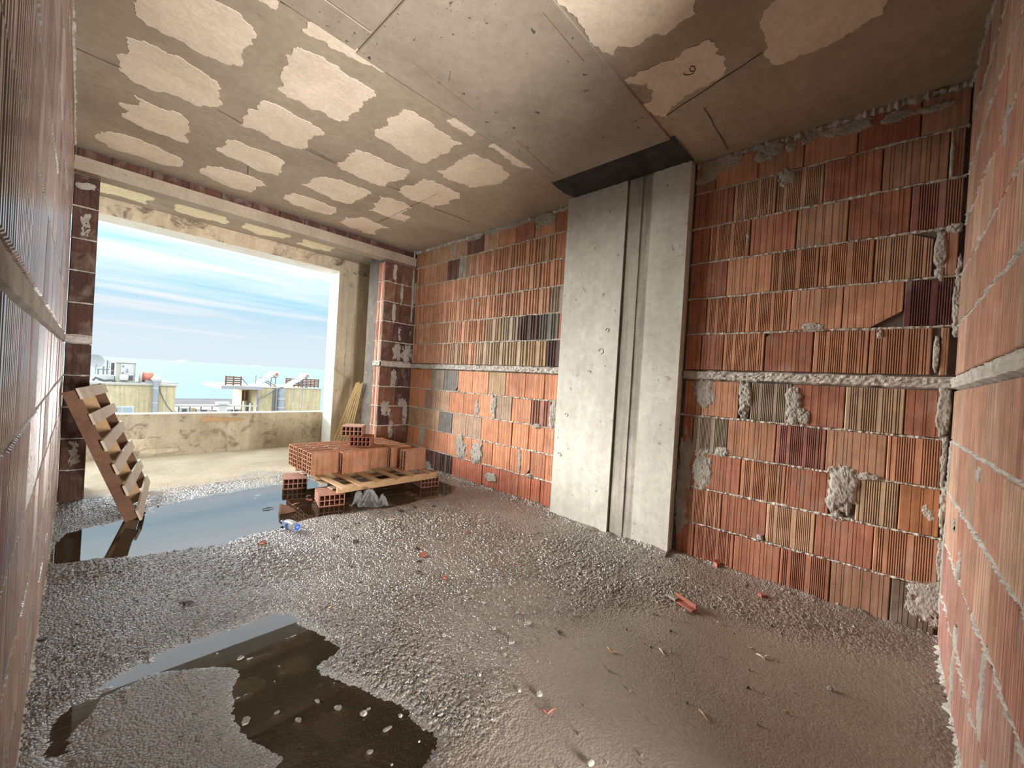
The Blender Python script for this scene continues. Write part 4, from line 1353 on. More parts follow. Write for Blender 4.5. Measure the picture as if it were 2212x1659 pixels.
MAT['village'] = plain('far_houses', (0.75, 0.76, 0.76), 0.9, 0.1, 0.01)
MAT['clay_block'] = brick_material('hollow_block_clay', 0.8, 0.35)
MAT['blue'] = plain('blue_print', (0.03, 0.13, 0.55), 0.35, 0.08, 20)
MAT['stone'] = concrete('mortar_crumb', (0.26, 0.23, 0.19), (0.46, 0.42, 0.36), 0.6, 20, bump=0.6, spec=0.4)
MAT['shard'] = plain('terracotta_shard', (0.34, 0.12, 0.08), 0.55, 0.25, 30, spec=0.4)
MAT['dark_chip'] = plain('wet_dark_chip', (0.055, 0.042, 0.035), 0.35, 0.3, 40, spec=0.5)
MAT['grit'] = plain('wet_grit', (0.19, 0.165, 0.135), 0.35, 0.5, 60, spec=0.5)
MAT['straw'] = plain('pale_splinter', (0.60, 0.53, 0.42), 0.7, 0.15, 30)


def clear_plastic(name, tint, cloud, rough=0.12):
    m = bpy.data.materials.new(name)
    m.use_nodes = True
    t = m.node_tree
    t.nodes.clear()
    out = N(t, 'ShaderNodeOutputMaterial')
    tr = N(t, 'ShaderNodeBsdfTransparent')
    tr.inputs[0].default_value = tint + (1,)
    df = N(t, 'ShaderNodeBsdfPrincipled')
    df.inputs['Base Color'].default_value = (.78, .80, .82, 1)
    df.inputs['Roughness'].default_value = rough
    mx = N(t, 'ShaderNodeMixShader')
    fr = N(t, 'ShaderNodeLayerWeight')
    fr.inputs[0].default_value = 0.35
    f = math_node(t, 'ADD', math_node(t, 'MULTIPLY', fr.outputs['Facing'], 0.55), cloud, clamp=True)
    t.links.new(f, mx.inputs[0])
    t.links.new(tr.outputs[0], mx.inputs[1])
    t.links.new(df.outputs[0], mx.inputs[2])
    t.links.new(mx.outputs[0], out.inputs[0])
    return m


MAT['pet'] = clear_plastic('clear_bottle_plastic', (.90, .95, .97), .16)
MAT['film'] = clear_plastic('thin_plastic_film', (.95, .94, .93), .07, .15)

# ------------------------------------------------------------------ far shore
YI = 9000.0
ridge = [(378, 784.5), (384, 779), (392, 776.5), (402, 776.5), (412, 780), (424, 784), (440, 785), (455, 788), (468, 786.5), (482, 790), (500, 791), (520, 792.5), (540, 793), (552, 789.5), (562, 788.5), (574, 793), (590, 795.5), (620, 797), (650, 799.5), (700, 802), (760, 806), (900, 814)]
V, Fc = [], []
base_pts = []
for i in range(len(ridge) - 1):
    for k in range(6):
        f = k / 6
        x, y = ridge[i][0] * (1 - f) + ridge[i + 1][0] * f, ridge[i][1] * (1 - f) + ridge[i + 1][1] * f
        base_pts.append((x, y + .9 * vn(x * .35, 1.0, 3)))
for i, (x, y) in enumerate(base_pts):
    p = on(x, y, 'y', YI)
    zt = max(p.z, SEA_Z + 4)
    edge = min(1, i / 6)
    V += [(p.x, YI - 500 * edge, SEA_Z - 1), (p.x, YI - 300 * edge, SEA_Z + (zt - SEA_Z) * .35 * (1 + .3 * vn(x * .5, 7, 4))), (p.x, YI, zt), (p.x, YI + 900 * edge, SEA_Z - 1)]
for i in range(len(base_pts) - 1):
    for k in range(3):
        a = i * 4 + k
        Fc.append((a, a + 4, a + 5, a + 1))
solo('headland', (V, Fc), MAT['hill'], 'low hazy headland with two humps on the sea horizon', 'headland', kind='structure', smooth=True)
# ------------------------------------------------------------------ rooftop with the air conditioner
YA = 24.0


def rect_at(px0, py0, px1, py1, Y):
    """world x0, x1, z0, z1 of an upright rectangle seen at depth Y (its centre line decides)"""
    ym, xm = (py0 + py1) / 2, (px0 + px1) / 2
    a, b = on(px0, ym, 'y', Y), on(px1, ym, 'y', Y)
    c, d = on(xm, py1, 'y', Y), on(xm, py0, 'y', Y)
    return a.x, b.x, c.z, d.z


def tall(px0, py0, px1, py1, Y, depth, yoff=0.0):
    x0, x1, z0, z1 = rect_at(px0, py0, px1, py1, Y)
    return box(x0, x1, Y + yoff, Y + yoff + depth, z0, z1)


bx0, bx1 = on(140, 850, 'y', YA).x, on(379, 860, 'y', YA).x
bz = on(290, 828, 'y', YA).z
bl = empty('roof_block', ((bx0 + bx1) / 2, YA + 3, -14), 'yellow rendered rooftop block below the parapet with a duct up its face', 'building')
part('wall', box(bx0 - 2, bx1, YA, YA + 7, -20, bz - .06), MAT['facade'], bl)
part('roof_edge', box(bx0 - 2.05, bx1 + .05, YA - .05, YA + 7.05, bz - .08, bz), MAT['cream'], bl)
w = rect_at(241, 880, 285, 896, YA)
wf = part('window', box(w[0] - .06, w[1] + .06, YA - .03, YA + .02, w[2] - .6, w[3] + .06), MAT['white'], bl)
part('pane', box(w[0], (w[0] + w[1]) / 2 - .03, YA - .05, YA, w[2] - .5, w[3]), MAT['glass'], wf)
part('pane', box((w[0] + w[1]) / 2 + .03, w[1], YA - .05, YA, w[2] - .5, w[3]), MAT['glass'], wf)
d0, d1, _, dz = rect_at(328.5, 822, 341.5, 893, YA)
cx, r = (d0 + d1) / 2, (d1 - d0) / 2
duct = part('duct', lathe([(0, r), (12 + dz, r)], (cx, YA - r * 1.1, -12), (0, 0, 1), 18), MAT['galv'], bl, True)
for zz in (dz - .35, dz - 1.0, dz - 1.62, dz - 2.3):
    part('duct_clip', lathe([(0, r * 1.06), (.03, r * 1.06)], (cx, YA - r * 1.1, zz), (0, 0, 1), 18), MAT['white'], duct)
part('cable', tube([on(x, y, 'y', YA - .03) for x, y in ((343, 831), (347, 848), (355, 866), (364, 880), (371, 888), (380, 897))], .018, 6), MAT['rail'], bl)
part('roof_pipe', tube([on(x, y, 'y', YA + .1) for x, y in ((345, 826), (365, 828), (386, 827.5))], .03, 6), MAT['galv'], bl)
# packaged air conditioner
u = rect_at(251, 784, 293, 824, YA + .6)
zt = u[3]
ac = empty('rooftop_air_conditioner', ((u[0] + u[1]) / 2, YA + 1, bz), 'boxy cream air conditioning unit with dark side louvres on the yellow roof', 'air conditioner')
part('casing', box(u[0] - .02, u[1], YA + .6, YA + 1.7, bz, zt), MAT['cream'], ac)
part('lid', box(u[0] - .05, u[1] + .05, YA + .56, YA + 1.74, zt, zt + .05), MAT['white'], ac)
pn = rect_at(261, 786.5, 289, 811, YA + .58)
dp = part('door_panel', box(pn[0], pn[1], YA + .57, YA + .61, pn[2], pn[3]), MAT['white'], ac)
for zz in (pn[2] + .1, pn[3] - .1): part('latch', box(pn[0] + .04, pn[0] + .09, YA + .55, YA + .575, zz - .03, zz + .03), MAT['rail'], dp)
mk_ = rect_at(272.5, 796, 277, 803, YA + .57)
part('maker_mark', prism([(mk_[0], YA + .565, mk_[2] + .05), (mk_[1], YA + .565, mk_[2] + .05), ((mk_[0] + mk_[1]) / 2, YA + .565, mk_[3])], (0, .006, 0)), MAT['rail'], dp)
part('maker_mark', box(mk_[0] - .01, mk_[1] + .01, YA + .565, YA + .571, mk_[2] - .03, mk_[2] + .02), MAT['rail'], dp)
op = rect_at(258.5, 812, 287, 821, YA + .58)
part('open_bay', box(op[0], op[1], YA + .575, YA + .602, op[2], op[3]), MAT['louvre'], ac)
part('compressor', lathe([(0, .09), (.2, .10), (.26, .05)], ((op[0] * .8 + op[1] * .2), YA + .55, op[2]), (0, 0, 1), 14), MAT['white'], ac, True)
part('compressor', lathe([(0, .09), (.18, .10), (.24, .05)], ((op[0] * .55 + op[1] * .45), YA + .55, op[2]), (0, 0, 1), 14), MAT['white'], ac, True)
for px0, px1, py0, py1 in ((240, 245.5, 784, 799), (246.5, 251.5, 784.5, 799.5), (239.5, 245, 802, 813.5), (246, 251, 802.5, 814)):
    l = rect_at(px0, py0, px1, py1, YA + 1.7)
    part('louvre', box(l[0], l[1] + .02, YA + 1.66, YA + 1.9, l[2], l[3]), MAT['louvre'], ac)
l = rect_at(238.5, 783, 252, 816, YA + 1.75)
part('coil_case', box(l[0], l[1] + .1, YA + 1.72, YA + 2.4, bz, l[3]), MAT['white'], ac)
# fan
fc = on(310.5, 816, 'y', YA + .5)
fan = empty('extractor_fan', (fc.x, YA + .5, bz), 'squat extractor fan with a red drum beside the rooftop duct', 'fan')
fr_ = .27
part('drum', lathe([(0, .0), (0, fr_), (.10, fr_), (.10, 0)], (fc.x - .14, YA + .5, fc.z), (1, -.15, 0), 22), MAT['cream'], fan, True)
part('rim', lathe([(0, fr_ * 1.0), (0, fr_ * 1.1), (.04, fr_ * 1.1), (.04, fr_)], (fc.x - .16, YA + .5, fc.z), (1, -.15, 0), 22), MAT['galv'], fan)
part('casing', lathe([(0, .0), (0, .22), (.36, .22), (.36, 0)], (fc.x - .04, YA + .5, fc.z + .03), (1, -.15, 0), 22), MAT['rust'], fan, True)
part('nozzle', obox((fc.x + .32, YA + .45, bz + .12), (1, 0, -.25), (0, 1, 0), (.25, 0, 1), .55, .3, .22), MAT['galv'], fan)
part('foot', box(fc.x - .25, fc.x + .3, YA + .3, YA + .7, bz, bz + .06), MAT['galv'], fan)
part('cowl', lathe([(0, .12), (.12, .2), (.3, .06)], (cx, YA - r, dz - .05), (0, 0, 1), 14), MAT['white'], fan, True)
# dish, railing, hoses further back
dc = on(205.5, 780, 'y', YA + 2.2)
ds = empty('satellite_dish', (dc.x, YA + 2.2, bz), 'round white satellite dish on a mast at the rooftop edge', 'satellite dish')
part('dish', lathe([(0, .02), (.01, .12), (.04, .22), (.07, .29), (.075, .30), (.06, .29)], (dc.x, YA + 2.2, dc.z), (.3, -1, .25), 24), MAT['pale_grey'], ds, True)
part('mast', tube([(dc.x + .02, YA + 2.28, dc.z), (dc.x + .02, YA + 2.28, bz)], .03, 8), MAT['galv'], ds)
part('arm', tube([(dc.x, YA + 2.2, dc.z - .25), (dc.x + .1, YA + 1.9, dc.z - .1)], .015, 6), MAT['galv'], ds)
rz0, rz1 = bz, on(225, 798, 'y', YA + 4).z
rl = empty('roof_railing', (on(222, 800, 'y', YA + 4).x, YA + 4, bz), 'short dark railing behind the rooftop air conditioner', 'railing')
xs = [on(q, 805, 'y', YA + 4).x for q in (208, 212, 223, 231, 237)]
part('top_bar', tube([(xs[0], YA + 4, rz1), (xs[-1], YA + 4, rz1)], .03, 6), MAT['rail'], rl)
for q, hgt in zip(xs[1:], (0, .15, .45, .4)): part('post', tube([(q, YA + 4, rz0), (q, YA + 4, rz1 + hgt)], .035, 6), MAT['rail'], rl)
hs = [on(x, y, 'y', YA + .5) for x, y in ((200, 822), (206, 815), (215, 819), (225, 822), (238, 821), (250, 823))]
solo('hose', tube([Vector((p.x, p.y, max(p.z, bz + .04))) for p in hs], .05, 8), MAT['louvre'], 'black hose coiled beside white roof sheets', 'hose')
sh0, sh1 = on(205, 815, 'y', YA + 1.2).x, on(246, 815, 'y', YA + 1.2).x
solo('roof_sheet', box(sh0, sh1, YA + .8, YA + 1.5, bz, bz + .28), MAT['white'], 'low white sheet metal housing next to the air conditioner', 'housing')

# ------------------------------------------------------------------ rooftop with solar heaters
YS = 29.0
sx0, sx1 = on(556, 865, 'y', YS).x, on(692, 868, 'y', YS).x
sz = (on(560, 838.5, 'y', YS).z + on(690, 840, 'y', YS).z) / 2
bs = empty('solar_roof_block', ((sx0 + sx1) / 2, YS + 3, -14), 'yellow block carrying two solar water heaters with pipes on its face', 'building')
part('wall', box(sx0, sx1, YS, YS + 6, -20, sz), MAT['facade'], bs)
part('roof_kerb', box(sx0 - .02, sx1 + .02, YS - .03, YS + .12, sz, sz + .05), MAT['cream'], bs)
part('side_strip', box(sx0 - .06, sx0 + .02, YS - .04, YS + .1, -20, sz), MAT['pale_grey'], bs)
pr = .19
dpx = on(605.5, 860, 'y', YS)
pipe = part('drain_pipe', lathe([(0, pr), (20 + sz, pr)], (dpx.x, YS - pr, -20), (0, 0, 1), 16), MAT['galv'], bs, True)
for py in (862, 881): part('pipe_clip', lathe([(0, pr * 1.08), (.06, pr * 1.08)], (dpx.x, YS - pr, on(605, py, 'y', YS).z), (0, 0, 1), 16), MAT['white'], pipe)
part('pipe_elbow', lathe([(0, .0), (0, pr * .8), (.3, pr * .9), (.3, 0)], on(609, 841, 'y', YS - .3), (0, 1, -.2), 14), MAT['louvre'], bs)
for px in (591, 597):
    q = on(px, 860, 'y', YS)
    part('thin_pipe', tube([(q.x, YS - .06, sz), (q.x, YS - .06, -20)], .06, 8), MAT['rail'] if px == 591 else MAT['pale_grey'], bs)
part('conduit', tube([on(x, y, 'y', YS - .05) for x, y in ((592, 842), (575, 852), (559, 861), (557, 890))], .04, 6), MAT['pale_grey'], bs)
for px in (634, 653):
    q = on(px, 860, 'y', YS)
    part('rain_stain', box(q.x - .03, q.x + .03, YS - .006, YS + .02, sz - (1.2 if px == 653 else .9), sz), MAT['pale_grey'], bs)
# projecting canopy slab
g0 = on(484, 832, 'y', YS - 1.5)
g1 = on(556, 842, 'y', YS - .2)
cz1, cz0 = on(520, 834, 'y', YS - .8).z, on(520, 841, 'y', YS - .8).z
part('canopy', box(g0.x, sx0, YS - .9, YS + 4, cz0, cz1), MAT['pale_grey'], bs)
# room under the canopy, timber lined
t0, t1, tz0, tz1 = rect_at(521, 843, 553, 893, YS + 2)
part('timber_room', box(t0, t1 + .3, YS + 2, YS + 4, -20, cz0), MAT['wood_yellow'], bs)
for px0, px1 in ((523, 527), (530, 535), (542, 550)):
    o = rect_at(px0, 844, px1, 865, YS + 2)
    part('dark_opening', box(o[0], o[1], YS + 1.96, YS + 2.02, o[2], o[3]), MAT['wood_dark'], bs)
o = rect_at(541, 871, 552, 889, YS + 1)
part('white_cabinet', box(o[0], o[1], YS + 1, YS + 1.4, o[2] - 3, o[3]), MAT['white'], bs)
o = rect_at(526.5, 867, 531.5, 884, YS + 1.6)
part('white_pier', box(o[0], o[1], YS + 1.6, YS + 1.9, o[2] - 3, o[3]), MAT['white'], bs)
q = on(553, 811, 'y', YS + 1)
part('aerial', tube([(q.x, YS + 1, sz), (q.x, YS + 1, q.z)], .03, 6), MAT['rail'], bs)


def lattice(pxs, py0, py1, pxy, rows, cols, Y, label):
    x0, x1, z0, z1 = rect_at(pxs[0], py0, pxs[1], py1, Y)
    z0 = sz if pxs[0] > 600 else cz1
    e = empty('slatted_screen', ((x0 + x1) / 2, Y, z0), label, 'screen')
    for i in range(rows):
        z = z0 + .12 + (z1 - z0 - .14) * i / (rows - 1)
        part('slat', box(x0, x1, Y - .02, Y + .02, z - .04, z + .04), MAT['wood_dark'], e)
    for i in range(cols):
        x = x0 + (x1 - x0) * i / (cols - 1)
        part('post', box(x - .035, x + .035, Y + .02, Y + .07, z0, z1 + .04), MAT['wood_dark'], e)
    return e


lattice((488, 521), 814, 830, 0, 4, 3, YS - .4, 'brown slatted screen standing on the grey canopy slab')
lattice((618, 688), 819, 839, 0, 5, 9, YS + 2.2, 'long brown slatted screen behind the smaller solar heater')
q0, q1 = on(523, 817, 'y', YS - .3), on(536, 829, 'y', YS - .3)
solo('screen_stay', tube([q0, Vector((q1.x, q1.y, cz1 + .03))], .04, 6), MAT['pale_grey'], 'slanting grey stay bracing the screen on the canopy', 'brace')


def heater(pf, pt, tank, Y, label, big):
    """solar heater: sloping collector from pf (foot) to pt (head), tank along y at the head"""
    a, b, c = on(*pf, 'y', Y), on(*pt, 'y', Y), on(*tank, 'y', Y)
    zb = sz + .04
    a = Vector((a.x, Y, zb + .05))
    e = empty('solar_water_heater', (a.x, Y, zb), label, 'solar heater')
    ax = (b - a)
    L = ax.length
    ax.normalize()
    nrm = Vector((-ax.z, 0, ax.x))
    cn = (a + b) / 2
    col_ = part('collector', obox(cn + Vector((0, .55, 0)), ax, (0, 1, 0), nrm, L, 1.1, .10), MAT['white'], e)
    part('collector_glass', obox(cn + Vector((0, .55, 0)) + nrm * .055, ax, (0, 1, 0), nrm, L * .95, 1.0, .02), MAT['collector'], col_)
    for f in (.25, .5, .75):
        part('collector_rib', obox(a + (b - a) * .5 + Vector((0, 1.1 * f, 0)) + nrm * .068, ax, (0, 1, 0), nrm, L * .95, .02, .012), MAT['white'], col_)
    tk = part('tank', lathe([(0, .0), (0, big * .85), (.05, big), (1.15, big), (1.2, big * .85), (1.2, 0)], c + Vector((0, -.05, 0)), (0, 1, 0), 22), MAT['white'], e, True)
    part('tank_cap', lathe([(0, 0), (0, big * .45), (.03, big * .45)], c + Vector((0, -.08, 0)), (0, 1, 0), 16), MAT['rust'], tk)
    for yy in (.1, 1.0):
        p = Vector((c.x, Y + yy, c.z - big))
        part('stand_leg', tube([p, Vector((c.x - .05, Y + yy, zb - .04))], .03, 6), MAT['rail'], e)
        part('stand_leg', tube([p, Vector((c.x - .75, Y + yy, zb + .55))], .025, 6), MAT['rail'], e)
        part('stand_leg', tube([Vector((c.x - .6, Y + yy, zb + .45)), Vector((c.x + .15, Y + yy, zb - .04))], .03, 6), MAT['rail'], e)


heater((556, 834), (590, 811), (597.5, 808.5), YS + .4, 'larger solar water heater with a round white tank, near the canopy', .20)
heater((625, 837), (659, 815), (664, 811.5), YS + .6, 'smaller solar water heater in front of the long slatted screen', .17)

# ------------------------------------------------------------------ terrace between the two blocks
YT = 34.0
tz = on(470, 878, 'y', YT).z
te = empty('far_terrace', (on(470, 878, 'y', YT).x, YT + 3, tz), 'grey roof terrace with a thin dark rail between the yellow blocks', 'terrace')
tx0, tx1 = on(340, 878, 'y', YT).x, on(600, 884, 'y', YT).x
part('deck', box(tx0, tx1, YT, YT + 10, tz - 10, tz - .25), MAT['roofdeck'], te)
part('kerb', box(tx0, tx1, YT + 5, YT + 5.3, tz - .3, tz + .12), MAT['pale_grey'], te)
rt1 = on(470, 862.5, 'y', YT + 5).z
part('top_rail', tube([(tx0, YT + 5.1, rt1), (on(518, 863, 'y', YT + 5).x, YT + 5.1, rt1)], .035, 6), MAT['rail'], te)
for i in range(10):
    x = on(385 + i * 18.5, 870, 'y', YT + 5).x
    part('rail_post', tube([(x, YT + 5.1, tz), (x, YT + 5.1, rt1)], .03, 6), MAT['rail'], te)
# nearer yellow rail with white posts
YR = 27.0
zr = on(470, 877, 'y', YR).z
yr = empty('terrace_railing', (on(470, 880, 'y', YR).x, YR, zr - 1), 'pale yellow railing crossing just above the parapet', 'railing')
rx0, rx1 = on(379, 876, 'y', YR).x, on(556, 879, 'y', YR).x
part('top_rail', box(rx0, rx1, YR - .04, YR + .04, zr - .04, zr + .04), MAT['cream'], yr)
part('low_rail', box(rx0, rx1, YR - .03, YR + .03, zr - .75, zr - .69), MAT['cream'], yr)
for px in (386, 410, 434, 458, 482, 506, 530):
    x = on(px, 882, 'y', YR).x
    part('post', box(x - .03, x + .03, YR - .03, YR + .03, zr - 3, zr), MAT['rail'], yr)
x = on(480, 880, 'y', YR).x
part('newel', box(x - .18, x + .18, YR - .18, YR + .18, zr - 3, zr + .12), MAT['white'], yr)
part('newel_cap', box(x - .28, x + .28, YR - .28, YR + .28, zr + .1, zr + .22), MAT['white'], yr)
YD = 31.0
for px0, py0, px1, py1, m, lb, ct in ((386, 881, 408, 893, 'white', 'white cabinet with dark vents on the terrace by the yellow block', 'cabinet'), (412, 881, 422, 893, 'cream', 'narrow cream slatted box on the terrace', 'box'),
                                       (425, 884, 452, 895, 'white', 'low white awning frame on the terrace floor', 'awning'), (490, 884, 520, 895, 'white', 'long white bench beside the timber lined room', 'bench')):
    x0, x1, z0, z1 = rect_at(px0, py0, px1, py1, YD)
    e = empty('terrace_' + ct, ((x0 + x1) / 2, YD, tz - .25), lb, ct)
    part('body', box(x0, x1, YD, YD + .8, tz - .25, z1), MAT[m], e)
    for i in range(3):
        zz = z0 + (z1 - z0) * (.25 + .25 * i)
        part('vent', box(x0 + (x1 - x0) * .3, x0 + (x1 - x0) * .8, YD - .02, YD + .01, zz - .03, zz + .03), MAT['louvre'] if m == 'white' else MAT['wood'], e)
gp = solo('town_ground', box(-120, 160, 14, 70, -21, -16), MAT['roofdeck'], 'town ground below the rooftops running down to the shore', 'ground', kind='structure')

# ------------------------------------------------------------------ slatted pallet leaning on the left wall
pa = Vector((.268, 3.83, .004))
upv = Vector((-.330, .01, .895))
Lp = upv.length
upn = upv.normalized()
side = Vector((.142, 1.0, 0.0)).normalized()
nrm = side.cross(upn).normalized()          # towards the room
if nrm.x < 0: nrm = -nrm
lp = empty('wooden_pallet', pa, 'dark pallet with six pale slats leaning on the mauve ribbed wall', 'pallet')
for k, s in enumerate((.012, .48, .95)):
    c0 = pa + side * s + upn * (Lp / 2 + .02) + nrm * .035
    w_ = .072
    part('stringer', obox(c0, upn, side, nrm, Lp - .005, .022, w_), MAT['wood_dark'] if k != 1 else MAT['wood'], lp)
for i in range(6):
    s = .055 + (Lp - .075) * i / 5
    c0 = pa + side * (.485 + .015 * vn(i, 2)) + upn * s + nrm * (.080)
    rot = Matrix.Rotation(.05 * vn(i * 1.7, 5, 3), 3, nrm)
    part('slat', obox(c0, rot @ side, rot @ upn, nrm, 1.06 + .03 * vn(i, 9), .075, .014), MAT['wood_pale'], lp)

# ------------------------------------------------------------------ hollow clay blocks
BL, BH, BT = .25, .205, .10


def block_geo(nx=5, ny=2, L=BL, A=BH, B=BT, t=.0075):
    """block with its tunnels along x; A along z in nx cells, B along y in ny cells; base at z = 0"""
    G = []
    for i in range(nx + 1):
        z = (A - t) * i / nx
        G.append(box(-L / 2 + .0006, L / 2 - .0006, -B / 2 + .002, B / 2 - .002, z, z + t))
    for j in range(ny + 1):
        y = -B / 2 + (B - t) * j / ny
        G.append(box(-L / 2, L / 2, y, y + t, .0008, A - .0008))
    for j in range(4):      # key ribs on the narrow sides
        y = -B / 2 + .012 + (B - .032) * j / 3
        G.append(box(-L / 2 + .001, L / 2 - .001, y, y + .008, A, A + .004))
        G.append(box(-L / 2 + .001, L / 2 - .001, y, y + .008, -.0005, .002))
    return join(*G)


_bg = block_geo()
BLOCK = new_mesh('hollow_block', _bg[0], _bg[1], MAT['clay_block'])
FL = [(x, z - BH / 2, BT / 2 - y) for x, y, z in block_geo()[0]]   # same block lying flat: A across y, B up
BLOCK_FLAT = new_mesh('hollow_block_flat', FL, [tuple(reversed(f)) for f in _bg[1]], MAT['clay_block'])
BLOCK_FLAT.flip_normals()
BLOCK_FLAT.flip_normals()


def hollow(me, x, y, z, rz, label, group, color, tilt=(0, 0)):
    o = link('hollow_block', me, None, (x, y, z), None, color)
    o.rotation_euler = (tilt[0], tilt[1], rz)
    tag(o, label, 'brick', group)
    return o


CB = [(.42, .20, .105), (.45, .215, .115), (.38, .18, .095), (.42, .185, .10)]
DZ = .182
# pallet under the pile
pl = empty('wooden_pallet', (2.08, 3.95, .1), 'low pine pallet under the stack of hollow bricks', 'pallet')
for y in (3.45, 3.95, 4.44):
    part('bearer', box(1.56, 2.60, y - .015, y + .015, .106, .168), MAT['wood'], pl)
for i, x in enumerate((1.575, 1.735, 1.92, 2.12, 2.30, 2.50)):
    part('slat', box(x - .027, x + .027, 3.325 + .012 * i, 4.47, .167, .182), MAT['wood'], pl)
for y in (3.62, 3.85, 4.3):
    part('lower_board', box(1.57, 2.59, y - .045, y + .045, .105, .116), MAT['wood_pale'], pl)
GR = 'hollow bricks standing on edge on the pallet'
lab_col = ['hollow brick on edge in the stack, its honeycomb end facing the leaning pallet', 'hollow brick on edge in the middle of the stack on the pallet',
           'hollow brick on edge in the stack under the two flat-lying bricks', 'hollow brick on edge in the stack, in the column closest to the brick wall']
for c_, (x, y0, n) in enumerate(((1.617, 3.912, 5), (1.876, 3.825, 6), (2.136, 3.895, 5), (2.395, 3.85, 6))):
    for i in range(n):
        hollow(BLOCK, x + random.uniform(-.006, .006), y0 + i * .1215 * (1 if c_ == 0 else .93), DZ, random.uniform(-.02, .02), lab_col[c_], GR, random.choice(CB))
hollow(BLOCK, 2.43, 3.635, DZ, .03, 'cracked hollow brick on edge set forward of the stack near the brick wall', None, (.40, .20, .12))
zt_ = DZ + BH + .005
hollow(BLOCK_FLAT, 2.09, 4.09, zt_, math.radians(52), 'flat-lying hollow brick on top of the stack with two rows of dark cells', None, (.40, .16, .10))
hollow(BLOCK_FLAT, 2.02, 4.15, zt_ + BT + .004, math.radians(55), 'topmost hollow brick lying crosswise on the flat one with pale ribs', None, (.50, .27, .18))
LIT = []
for i in range(14):
    LIT.append((random.uniform(1.55, 2.45), random.uniform(3.95, 4.30), random.uniform(.02, .05)))
# support blocks on the floor
hollow(BLOCK_FLAT, 1.505, 4.265, 0.001, math.radians(72), 'ribbed hollow brick on the floor beside the stack, half in the puddle', None, (.42, .20, .14))
hollow(BLOCK_FLAT, 1.555, 3.575, 0.001, math.radians(76), 'hollow brick propping the pallet corner next to the plastic bag', None, (.42, .19, .13))
hollow(BLOCK_FLAT, 2.585, 3.615, 0.001, math.radians(80), 'hollow brick propping the pallet corner by the brick wall', None, (.36, .17, .12))

# ------------------------------------------------------------------ bundle of laths by the pier
lb_ = empty('lath_bundle', (2.44, 5.60, 0), 'bundle of thin yellow laths leaning on the brick pier by the balcony', 'laths')
for i in range(6):
    bot = Vector((2.395 + i * .040, 5.62 - .022 * i, .004))
    top = Vector((2.535 + .006 * i, 5.20 - .020 * i, 1.01 + .02 * vn(i, 3)))
    part('lath', bar(bot, top, .016, .030, (.6, 1, 0)), MAT['wood_yellow'], lb_)

# ------------------------------------------------------------------ bottle
b0, b1 = Vector((1.103, 3.03, .0)), Vector((1.070, 3.235, .0))
ax = (b1 - b0).normalized()
bc = b0 + Vector((0, 0, .036))
ax2 = Vector((ax.x, ax.y, -.06)).normalized()
bt = empty('plastic_bottle', (b0 + b1) / 2, 'clear plastic water bottle with a blue label lying at the puddle edge', 'bottle')
part('body', lathe([(.006, .0), (.004, .016), (0, .024), (.004, .031), (.012, .034), (.045, .034), (.050, .032), (.055, .034), (.115, .034), (.120, .032), (.126, .0335), (.150, .030), (.172, .018), (.182, .0135), (.196, .0135)], bc, ax2, 26), MAT['pet'], bt, True)
part('label_band', lathe([(.056, .0345), (.112, .0345)], bc, ax2, 26), MAT['white'], bt, True)
part('label_print', lathe([(.064, .0349), (.104, .0349)], bc, ax2, 26), MAT['blue'], bt, True)
lv = bt.children[-1].data
bm = bmesh.new()
bm.from_mesh(lv)
bm.faces.ensure_lookup_table()
bmesh.ops.delete(bm, geom=[f for i, f in enumerate(bm.faces) if (i % 26) not in range(10, 22)], context='FACES')
bm.to_mesh(lv)
bm.free()
part('base_print', lathe([(-.0005, .010), (-.001, .022)], bc, ax2, 20), MAT['blue'], bt)
part('cap', lathe([(.194, .0), (.194, .0155), (.210, .0155), (.210, 0)], bc, ax2, 18), MAT['blue'], bt)

# ------------------------------------------------------------------ crumpled bag
def bag_mesh():
    """a thin sheet gathered into sharp folds, open at the back"""
    n = 90
    U, Q = np.meshgrid(np.linspace(-1, 1, n + 1), np.linspace(-1, 1, n + 1), indexing='ij')

    def fold(x, y, s, seed):
        return 1 - np.abs(vnoise2(x * s + seed, y * s, seed)) * 2
    crown = .150 * np.exp(-((U + .02) / .34) ** 2) * np.clip(1 - Q ** 2, 0, 1) ** .7
    left = .085 * np.exp(-((U + .55) / .22) ** 2) * np.clip(1 - Q ** 2, 0, 1)
    right = .060 * np.exp(-((U - .62) / .20) ** 2) * np.clip(1 - (Q + .1) ** 2, 0, 1)
    Z = np.maximum(np.maximum(crown, left), right)
    env = np.clip(Z / .05, 0, 1)
    Z = Z + env * (.026 * fold(U, Q * .5, 3.1, 711) + .016 * fold(U + .3 * Q, Q, 6.3, 712) + .008 * fold(U - .4 * Q, Q, 12.0, 713)) - .012
    ang = np.arctan2(Q, U)
    edge = 1 + .18 * vnoise2(np.cos(ang) * 2.3 + 9, np.sin(ang) * 2.3, 714)
    X = (U * .175 + .012 * fold(U, Q, 5.0, 715) * env) * edge
    Y = (Q * .10 + .020 * fold(U, Q, 4.0, 716) * env) * edge
    Z = np.maximum(Z, .0015 + .001 * vnoise2(U * 9, Q * 9, 3))
    V = np.stack([X, Y, Z], -1).reshape(-1, 3)
    keep = (U ** 2 + Q ** 2) < 1.0
    idx = np.arange((n + 1) ** 2).reshape(n + 1, n + 1)
    Fc = [(int(idx[i, k]), int(idx[i + 1, k]), int(idx[i + 1, k + 1]), int(idx[i, k + 1])) for i in range(n) for k in range(n) if keep[i, k]]
    used = sorted({q for f in Fc for q in f})
    mp = {q: i for i, q in enumerate(used)}
    return new_mesh('plastic_bag', [tuple(V[q]) for q in used], [tuple(mp[q] for q in f) for f in Fc], MAT['film'], False)


